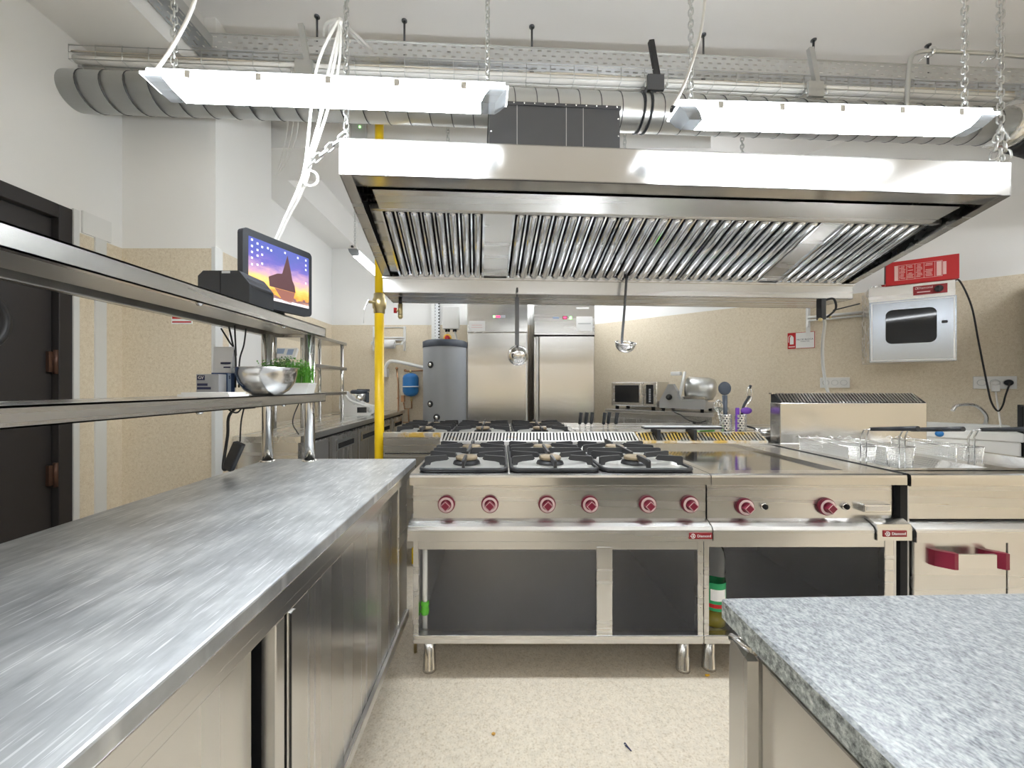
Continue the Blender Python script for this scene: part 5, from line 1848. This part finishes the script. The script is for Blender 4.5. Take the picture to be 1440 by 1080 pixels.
def right_wall():
    t = thing('work_counter', 'steel work counter against the far right wall under the microwave', 'counter', tuple(W0), WA)
    b = MB().box(.34, 1.42, -.60, -.01, .895, .93, 0, .003).box(.34, 1.42, -.02, -.008, .93, .96)
    b.build('worktop', 'steel', t, True)
    b = MB().box(.36, 1.40, -.575, -.02, .12, .895, 0)
    b.build('body', 'steel', t, True)
    for x0, x1 in ((.38, .73), (.74, 1.38)):
        MB().box(x0, x1, -.585, -.575, .16, .84, 0, .002).build('door', 'steel_v', t, True)
    MB().cyl((1.25, -.60, .84), (1.25, -.60, .74), .01, n=8).build('handle', 'black_plastic', t, True)
    for x, y in ((.42, -.52), (1.34, -.52), (.42, -.08), (1.34, -.08)):
        MB().cyl((x, y, 0), (x, y, .12), .022, n=12).build('foot', 'steel_dark', t, True)

    # microwave
    m = thing('microwave', 'steel microwave oven with dark window on the far right counter', 'microwave', tuple(WT @ Vector((.62, -.33, .93))), WA)
    b = MB().box(-.25, .25, -.17, .19, .035, .295, 0, .005)
    b.build('case', 'steel_fine', m, True)
    d = MB().box(-.225, .115, -.188, -.17, .04, .29, 0, .004).build('door', 'steel', m, True)
    MB().box(-.20, .07, -.190, -.186, .075, .26).build('window', 'glass_dark', d, True)
    MB().box(.085, .105, -.205, -.188, .06, .275, 0, .004).build('handle', 'steel_bright', d, True)
    MB().box(.12, .245, -.186, -.17, .04, .29).build('control_panel', 'steel', m, True)
    k = MB().box(.145, .22, -.189, -.185, .065, .265).build('keypad', 'gap', m, True)
    b = MB()
    for i in range(8):
        b.box(.175, .195, -.1905, -.188, .085 + i * .018, .095 + i * .018)
    b.build('keys', 'grey_box', k, True)
    for x, y in ((-.2, -.13), (.2, -.13), (-.2, .15), (.2, .15)):
        MB().cyl((x, y, 0), (x, y, .036), .02, n=12).build('foot', 'gap', m, True)

    # slicer
    s = thing('meat_slicer', 'grey electric slicer with round blade and cylindrical motor on far right counter', 'slicer', tuple(WT @ Vector((1.08, -.34, .93))), WA)
    g = 'slicer_paint'
    M[g] = pm('silver_slicer_paint', (.48, .49, .50), .3, .6)
    b = MB().prism([(-.17, .03), (.26, .03), (.26, .115), (.02, .115), (.0, .20), (-.04, .27), (-.085, .27), (-.13, .18), (-.17, .10)], 'y', -.20, -.13)
    b.box(-.15, .25, -.13, .16, .03, .09, 0, .006)
    b.build('base', g, s, True)
    for x, y in ((-.14, -.17), (.22, -.17), (-.14, .12), (.22, .12)):
        MB().cyl((x, y, 0), (x, y, .031), .016, n=10).build('foot', 'gap', s, True)
    MB().lathe([(0, -.012), (.15, 0), (.152, .002), (.15, .004), (0, .006)], (-.01, .0, .235), (-.93, -.3, .2), 40).build('blade', 'chrome', s, True)
    MB().lathe([(.155, -.004), (.165, -.004), (.165, .022), (.155, .022)], (-.01, .0, .235), (-.93, -.3, .2), 40).box(-.12, -.02, -.03, .03, .36, .40, 0, .01).build('blade_guard', 'white_paint', s, True)
    b = MB().lathe([(0, 0), (.095, .0), (.115, .02), (.115, .20), (.10, .25), (.06, .27), (0, .27)], (.02, .02, .235), (.95, .12, -.08), 32)
    b.build('motor_housing', 'galv', s, True)
    MB().box(.02, .23, -.13, .02, .115, .15, 0, .006).build('carriage', 'steel_bright', s, True)
    MB().lathe([(.03, 0), (.026, -.018), (0, -.02)], (-.075, -.20, .14), (0, 1, 0), 16).build('knob', 'gap', s, True)
    p = [WT @ Vector((1.05, -.55, .935)), WT @ Vector((1.08, -.605, .925)), WT @ Vector((1.15, -.63, .90)), WT @ Vector((1.22, -.66, .86)), WT @ Vector((1.30, -.64, .84)), WT @ Vector((1.36, -.62, .86))]
    tag(MB().tube(smooth_path(p), .005, 6).build('cable', 'cable_black'), 'black slicer cable hanging over the front of the far right counter', 'cable')

    # sockets
    def socket(s0, z, label, w=.2):
        k = thing('socket', label, 'socket', tuple(WT @ Vector((s0, -.005, z - .045))), WA, 'wall sockets')
        MB().box(-w / 2, w / 2, -.012, .005, 0, .092, 0, .003).build('plate', 'white', k, True)
        for i in (-1, 0, 1):
            c = MB().lathe([(.0, -.002), (.019, -.002), (.021, -.0125), (.024, -.0125), (.024, -.010)], (i * w * .3, -.004, .046), (0, 1, 0), 24).build('outlet', 'grey_box', k, True)
            MB().cyl((i * w * .3 - .007, -.0065, .046), (i * w * .3 - .007, -.004, .046), .003, n=8).cyl((i * w * .3 + .007, -.0065, .046), (i * w * .3 + .007, -.004, .046), .003, n=8).build('pin_hole', 'gap', c, True)
        return k
    socket(2.245, 1.21, 'triple white wall socket right of the hanging grey hose')
    socket(3.13, 1.205, 'triple white wall socket with plugs below the wall oven cord')
    k = thing('plug', 'black plug in the right hand wall socket', 'plug', tuple(WT @ Vector((3.19, -.03, 1.205))), WA)
    MB().lathe([(0, 0), (.02, 0), (.022, -.02), (.014, -.035), (0, -.036)], (0, .012, 0), (0, 1, 0), 18).build('body', 'black_plastic', k, True)
    k = thing('plug', 'white plug in the right hand wall socket', 'plug', tuple(WT @ Vector((3.13, -.03, 1.20))), WA)
    MB().lathe([(0, 0), (.02, 0), (.022, -.02), (.014, -.035), (0, -.036)], (0, .012, 0), (0, 1, 0), 18).box(-.02, .02, -.02, .01, -.06, -.01, 0, .004).build('body', 'white', k, True)

    # extinguisher sign
    k = thing('extinguisher_sign', 'red and white fire extinguisher sign on the wall left of the roll holder', 'sign', tuple(WT @ Vector((2.008, -.002, 1.53))), WA)
    MB().box(-.10, .10, -.004, .001, 0, .150).build('plate', 'red', k, True)
    MB().box(-.038, .096, -.0048, -.003, .004, .146).build('white_field', 'paper', k, True)
    b = MB().lathe([(0, 0), (.017, 0), (.017, .062), (.010, .072), (.006, .08), (0, .08)], (-.068, -.004, .045), n=16)
    b = MB().prism([(-.082, .042), (-.054, .042), (-.054, .105), (-.060, .116), (-.064, .122), (-.072, .122), (-.076, .116), (-.082, .105)], 'y', -.0055, -.004)
    b.tube(smooth_path([(-.068, -.0055, .124), (-.086, -.0055, .122), (-.093, -.0055, .10), (-.092, -.0055, .06)], 4), .0022, 5)
    b.build('pictogram', 'paper', k, True)
    MB().box(-.092, -.045, -.0055, -.004, .014, .024).build('caption_bar', 'pink_white', k, True)
    text('lettering', 'NU SE BLOCA', .0195, facing((.029, -.0052, .082), (1, 0, 0)), 'navy', k, True)
    text('lettering', 'STINGATOR', .012, facing((.029, -.0052, .064), (1, 0, 0)), 'navy', k, True)

    c = WT @ Vector((2.26, 0, 1.80))
    roll_holder((c.x, c.y, c.z), WA, 'empty white roll holder on the wall left of the wall oven', False)

    # wall oven ------------------------------------------------------
    OA = math.radians(-36)
    o = thing('wall_oven', 'small steel oven with dark window mounted high on the right wall', 'oven', (2.815, 2.95, 1.357), OA)
    o.scale = (.926, 1, 1)
    w, h, dp = .4786, .57, .33
    b = MB().box(0, w, .012, dp, 0, h, 0, .004)
    b.box(.05, .10, dp, dp + .10, .05, .09).box(.36, .40, dp, dp + .06, .05, .09)
    b.build('case', 'steel', o, True)
    b = MB()
    b.box(.0, w, -.012, .012, .0, .455, 0, .003)
    d = b.build('door', 'film_steel', o, True)
    MB().box(.022, .456, -.0135, -.011, .022, .437).build('door_panel', 'film_steel', d, True)
    rr = []
    for cx, cz, a0 in ((.335, .345, 0), (.135, .345, PI / 2), (.135, .175, PI), (.335, .175, 1.5 * PI)):
        for i in range(6):
            a = a0 + PI / 2 * i / 5
            rr.append((cx + .04 * math.cos(a), cz + .04 * math.sin(a)))
    MB().prism(rr, 'y', -.017, -.0134).build('window', 'glass_dark', d, True)
    MB().box(.40, .43, -.022, -.013, .265, .285, 0, .004).build('latch', 'black_plastic', d, True)
    b = MB()
    for a, c in ((.012, .018), (w - .018, w - .012)):
        b.box(a, c, -.0135, -.0115, .012, .445)
    b.box(.012, w - .012, -.0135, -.0115, .012, .016).box(.012, w - .012, -.0135, -.0115, .441, .445)
    b.build('door_seam', 'steel_dark', d, True)
    k = MB().box(.255, .435, .006, .013, .482, .547).build('control_label', 'badge', o, True)
    MB().lathe([(.024, 0), (.02, -.02), (0, -.022)], (.39, .006, .514), (0, 1, 0), 20).box(.386, .394, -.02, .0, .495, .533).build('dial', 'black_plastic', k, True)
    text('lettering', 'Diamond', .022, facing((.318, .0052, .530), (1, 0, 0)), 'pink_white', k, True)
    MB().tube([(.271 + .007 * math.cos(a * PI / 9), .0052, .530 + .007 * math.sin(a * PI / 9)) for a in range(-8, 9)], .0015, 5).box(.275, .345, .0045, .006, .498, .504).build('emblem', 'pink_white', k, True)
    # red box on top
    OT = WORLD[o.name]
    r = thing('fire_blanket_box', 'flat red fire safety box with white printed panel on top of the wall oven', 'box', tuple(OT @ Vector((.222, .10, h))), OA)
    MB().box(-.13, .235, -.10, -.06, 0, .172, 0, .002).build('box', 'red', r, True)
    MB().box(-.134, -.128, -.095, -.065, .02, .15).build('clip', 'black_plastic', r, True)
    b = MB().box(-.085, .155, -.1015, -.0995, .030, .032).box(-.085, .155, -.1015, -.0995, .138, .140)
    for xx in (-.085, -.062, -.022, .02, .065, .118, .153):
        b.box(xx, xx + .002, -.1015, -.0995, .03, .14)
    b.box(-.085, -.066, -.1015, -.0995, .03, .14).box(.127, .150, -.1012, -.0995, .035, .135).box(.158, .174, -.1015, -.0995, .04, .13)
    for i in range(9):
        z = .042 + i * .0105
        for xa, xc in ((-.058, -.026), (-.018, .016), (.026, .06), (.07, .114)):
            if RND.random() < .8:
                b.box(xa + RND.uniform(0, .006), xc - RND.uniform(0, .012), -.1012, -.0995, z, z + .004)
    b.build('print', pm('pale_red_print', (.80, .52, .50), .5), r, True)
    v = thing('gas_fitting', 'chrome pipe fitting on top of the wall oven left of the red box', 'fitting', tuple(OT @ Vector((.06, .07, h))), OA)
    MB().cyl((-.02, 0, .015), (.05, 0, .015), .014, n=12).ball((-.03, 0, .013), .013).build('body', 'chrome', v, True)
    # cord
    a = OT @ Vector((w, .05, .55))
    e = WT @ Vector((3.19, -.06, 1.20))
    pts = [OT @ Vector((.44, .05, .555)), OT @ Vector((.47, .05, .56)), at(1366, 430, 2.72), at(1376, 480, 2.71), at(1388, 540, 2.70), at(1394, 565, 2.70), at(1403, 578, 2.70), at(1410, 570, 2.72), at(1414, 556, 2.74), e]
    tag(MB().tube(smooth_path(pts), .005, 8).build('cable', 'cable_black'), 'black power cord looping from the wall oven down to the socket', 'cord')
    b0 = WT @ Vector((3.13, -.04, 1.14))
    pts = [b0, at(1406, 590, 2.72), at(1412, 620, 2.68), at(1421, 652, 2.64), at(1426, 690, 2.62), (3.45, 2.6, .0)]
    tag(MB().tube(smooth_path(pts), .005, 8).build('cable', 'cable_white'), 'white power cord hanging from the right wall socket', 'cord')

    # hand sink
    k = thing('hand_sink', 'small white hand basin with chrome tap on the right wall', 'sink', tuple(WT @ Vector((2.95, -.01, .62))), WA)
    b = MB()
    zt = .25
    b.box(-.21, .23, -.36, 0, 0, zt - .06, 0, .01)
    b.box(-.22, .24, -.37, -.33, zt - .06, zt, 0, .008).box(-.22, .24, -.07, 0, zt - .06, zt + .03, 0, .008)
    b.box(-.22, -.17, -.35, -.04, zt - .06, zt, 0, .006).box(.19, .24, -.35, -.04, zt - .06, zt, 0, .006)
    b.build('basin', 'white', k, True)
    b = MB().lathe([(0, 0), (.022, 0), (.022, .004), (0, .004)], (-.13, -.3735, zt - .03), (0, 1, 0), 24)
    lb = b.build('sticker', 'blue', k, True)
    tp = MB().tube(smooth_path([(.13, -.04, zt + .03), (.13, -.06, zt + .10), (.07, -.12, zt + .17), (-.02, -.19, zt + .17), (-.05, -.21, zt + .13)], 5), .012, 10).build('tap', 'chrome', k, True)
    b = MB().cyl((0, -.15, 0), (0, -.15, -.30), .025, n=14).tube(smooth_path([(0, -.15, -.3), (0, -.15, -.36), (0, -.08, -.38), (0, 0.0, -.38)], 4), .02, 10)
    b.build('drain', 'white', k, True)

    # combi oven at the right edge
    c = thing('combi_oven', 'tall steel oven on a stand cut by the right edge of the view', 'oven', tuple(WT @ Vector((3.62, -.36, 0))), WA)
    MB().box(-.36, .36, -.34, .32, .92, 1.90, 0, .006).build('cabinet', 'steel_v', c, True)
    MB().box(-.34, .34, -.36, -.34, .95, 1.88, 0, .003).build('door', 'glass_dark', c, True)
    MB().box(-.36, .36, -.34, .32, .885, .92).box(-.36, .36, -.34, .32, .24, .27).box(-.36, -.345, -.33, .31, .27, .885).box(.345, .36, -.33, .31, .27, .885).build('stand', 'steel', c, True)
    lg = MB().box(-.345, -.31, -.325, -.29, 0, .24).build('leg', 'steel', c, True)
    for dx, dy in ((.655, 0), (0, .60), (.655, .60)):
        dup_part(lg, c, (dx, dy, 0))
    MB().box(-.37, -.36, -.33, -.30, 1.0, 1.85).build('edge_strip', 'gap', c, True)
    b = MB().tube(smooth_path([tuple(WT @ Vector((3.225, -.12, z))) for z in (1.05, .88, .7, .45, .02)]), .014, 8)
    tag(b.build('hose', 'cable_black'), 'thick black hose hanging beside the oven at the right edge', 'hose')


right_wall()


# ================================================================== GRANITE ISLAND
def island():
    t = thing('prep_counter', 'steel counter with thick grey granite top in the right foreground', 'counter', (1.1, 0, 0))
    poly = [(.342, -.75), (1.95, -.75), (1.95, .655), (.348, .606)]
    b = MB()
    n = len(poly)
    vs = [(x, y, .818) for x, y in poly] + [(x, y, .846) for x, y in poly]
    ins = [(.346, -.746), (1.946, -.746), (1.946, .651), (.352, .602)]
    vs += [(x, y, .85) for x, y in ins]
    b.add(vs, [(0, 3, 2, 1)] + [(i, (i + 1) % 4, 4 + (i + 1) % 4, 4 + i) for i in range(4)], 1)
    b.add(vs, [(4 + i, 4 + (i + 1) % 4, 8 + (i + 1) % 4, 8 + i) for i in range(4)] + [(8, 9, 10, 11)], 0)
    b.build('worktop', ['granite', 'granite_edge'], t)
    b = MB()
    b.box(.375, 1.90, -.70, .570, .12, .785, 0, .003)
    b.box(.40, 1.88, -.68, .55, .785, .818, 1)
    b.build('body', ['steel_fine', 'steel_dark'], t)
    b = MB()
    b.prism([(.556, .10), (.600, .10), (.600, .775), (.594, .795), (.556, .785)], 'x', .356, .372)
    b.cyl((.358, .60, .792), (.374, .57, .792), .006, n=10)
    b.build('corner_post', 'steel_v', t)
    lg = MB().cyl((.46, .48, 0), (.46, .48, .12), .024, n=16).build('foot', 'steel_dark', t)
    for dx, dy in ((1.36, 0), (0, -1.1), (1.36, -1.1)):
        dup_part(lg, t, (dx, dy, 0))


island()


# ================================================================== SMALL THINGS NEAR THE FLOOR
def small():
    m = thing('mop_handle', 'white mop stick with green clip standing inside the open range base', 'mop', (-.292, 1.62, .168))
    p = at(597, 770, 1.60)
    MB().cyl((p.x, 1.61, .172), (p.x, 1.61, .54), .0105, n=14).build('stick', 'white', m)
    MB().lathe([(.011, 0), (.016, .003), (.018, .02), (.015, .036), (.018, .04), (.018, .052), (.011, .056)], (p.x, 1.61, .232), n=16).box(p.x - .03, p.x, 1.6, 1.605, .245, .25).build('clip', 'green', m)

    # oil bottle in the griddle base
    q = at(1001, 800, 1.645)
    b = thing('oil_bottle', 'clear plastic oil bottle with green label inside the griddle base', 'bottle', (q.x + .012, 1.655, .168))
    r = .046
    prof = [(0, .002), (r * .9, 0), (r, .012), (r, .07), (r * .97, .08), (r, .09), (r, .20), (r * .93, .215), (r, .23), (r * .98, .29), (r * .8, .33), (r * .45, .355), (.014, .363), (.014, .372)]
    MB().lathe(prof, n=32).build('body', 'clear', b, True)
    MB().lathe([(0, .006), (r * .86, .005), (r * .94, .014), (r * .94, .055), (0, .055)], n=32).build('oil', 'oil', b, True)
    lb = MB().lathe([(r + .0012, .075), (r + .0012, .19)], n=32).build('label', 'label_green', b, True)
    k = MB()
    for a0, a1, z0, z1, mi in ((-2.3, -.9, .118, .165, 0), (-2.5, -.7, .088, .104, 1)):
        vs, fs = [], []
        for i in range(9):
            a = a0 + (a1 - a0) * i / 8
            for z in (z0, z1):
                vs.append(((r + .0022) * math.cos(a), (r + .0022) * math.sin(a), z))
        for i in range(8):
            fs.append((2 * i, 2 * i + 2, 2 * i + 3, 2 * i + 1))
        k.add(vs, fs, mi)
    k.build('label_print', ['paper', 'red'], lb, True)
    MB().lathe([(.017, .366), (.017, .386), (0, .387)], n=16).build('cap', 'red', b, True)

    def on_floor(px, py):
        Y = F * EYE / (py - CY)
        return Vector(((px - CX) / F * Y, Y, 0))
    p = on_floor(694, 1033)
    b = MB().ball((p.x, p.y, .003), .007, (1, .8, .45), n=10)
    tag(b.build('crumb', 'orange'), 'small orange crumb on the floor before the gas range', 'crumb')
    p = on_floor(883, 1052)
    b = MB().tube(smooth_path([(p.x - .008, p.y + .012, .002), (p.x - .004, p.y + .016, .002), (p.x, p.y + .004, .002), (p.x + .007, p.y - .012, .002), (p.x + .001, p.y - .004, .003), (p.x - .007, p.y + .008, .002)], 5), .0016, 6)
    tag(b.build('twist_tie', 'navy'), 'tiny blue twist tie on the floor left of the granite counter', 'twist tie')
    p = on_floor(994, 951)
    tag(MB().ball((p.x, p.y, .004), .008, (1, .7, .5), n=8).ball((p.x + .008, p.y + .002, .004), .006, (1, .7, .5), n=8).build('crumb', 'yellow_switch'), 'small yellow crumb on the floor under the griddle leg', 'crumb')
    # yellow gas tap seen in the gap beside the range
    t = thing('gas_tap', 'small yellow gas tap on a pipe in the gap left of the range', 'tap', (-.368, 1.70, 0))
    MB().cyl((-.372, 1.72, 0), (-.372, 1.72, .60), .008, n=10).build('pipe', 'brass', t)
    MB().box(-.384, -.364, 1.695, 1.715, .40, .47, 0, .004).build('lever', 'yellow', t)


small()

# ================================================================== CAMERA, WORLD, VIEW
cam = bpy.data.cameras.new('camera')
co = bpy.data.objects.new('camera', cam)
COL.objects.link(co)
co.location = (0, 0, EYE)
co.rotation_euler = (PI / 2, 0, 0)
cam.sensor_width = 36
cam.lens = F / 1440 * 36
cam.shift_x = (720 - CX) / 1440
cam.shift_y = (CY - 540) / 1440
cam.clip_start = .02
SC.camera = co

w = bpy.data.worlds.new('world')
SC.world = w
w.use_nodes = True
w.node_tree.nodes['Background'].inputs[0].default_value = (1, 1, 1, 1)
w.node_tree.nodes['Background'].inputs[1].default_value = .3

SC.view_settings.view_transform = 'Standard'
SC.view_settings.look = 'None'
SC.view_settings.gamma = 1
SC.view_settings.exposure = 1.72
SC.view_settings.use_curve_mapping = False
SC.cycles.max_bounces = 10
SC.cycles.diffuse_bounces = 5
SC.cycles.glossy_bounces = 5
SC.cycles.transparent_max_bounces = 12
SC.cycles.sample_clamp_indirect = 6
SC.cycles.use_denoising = True
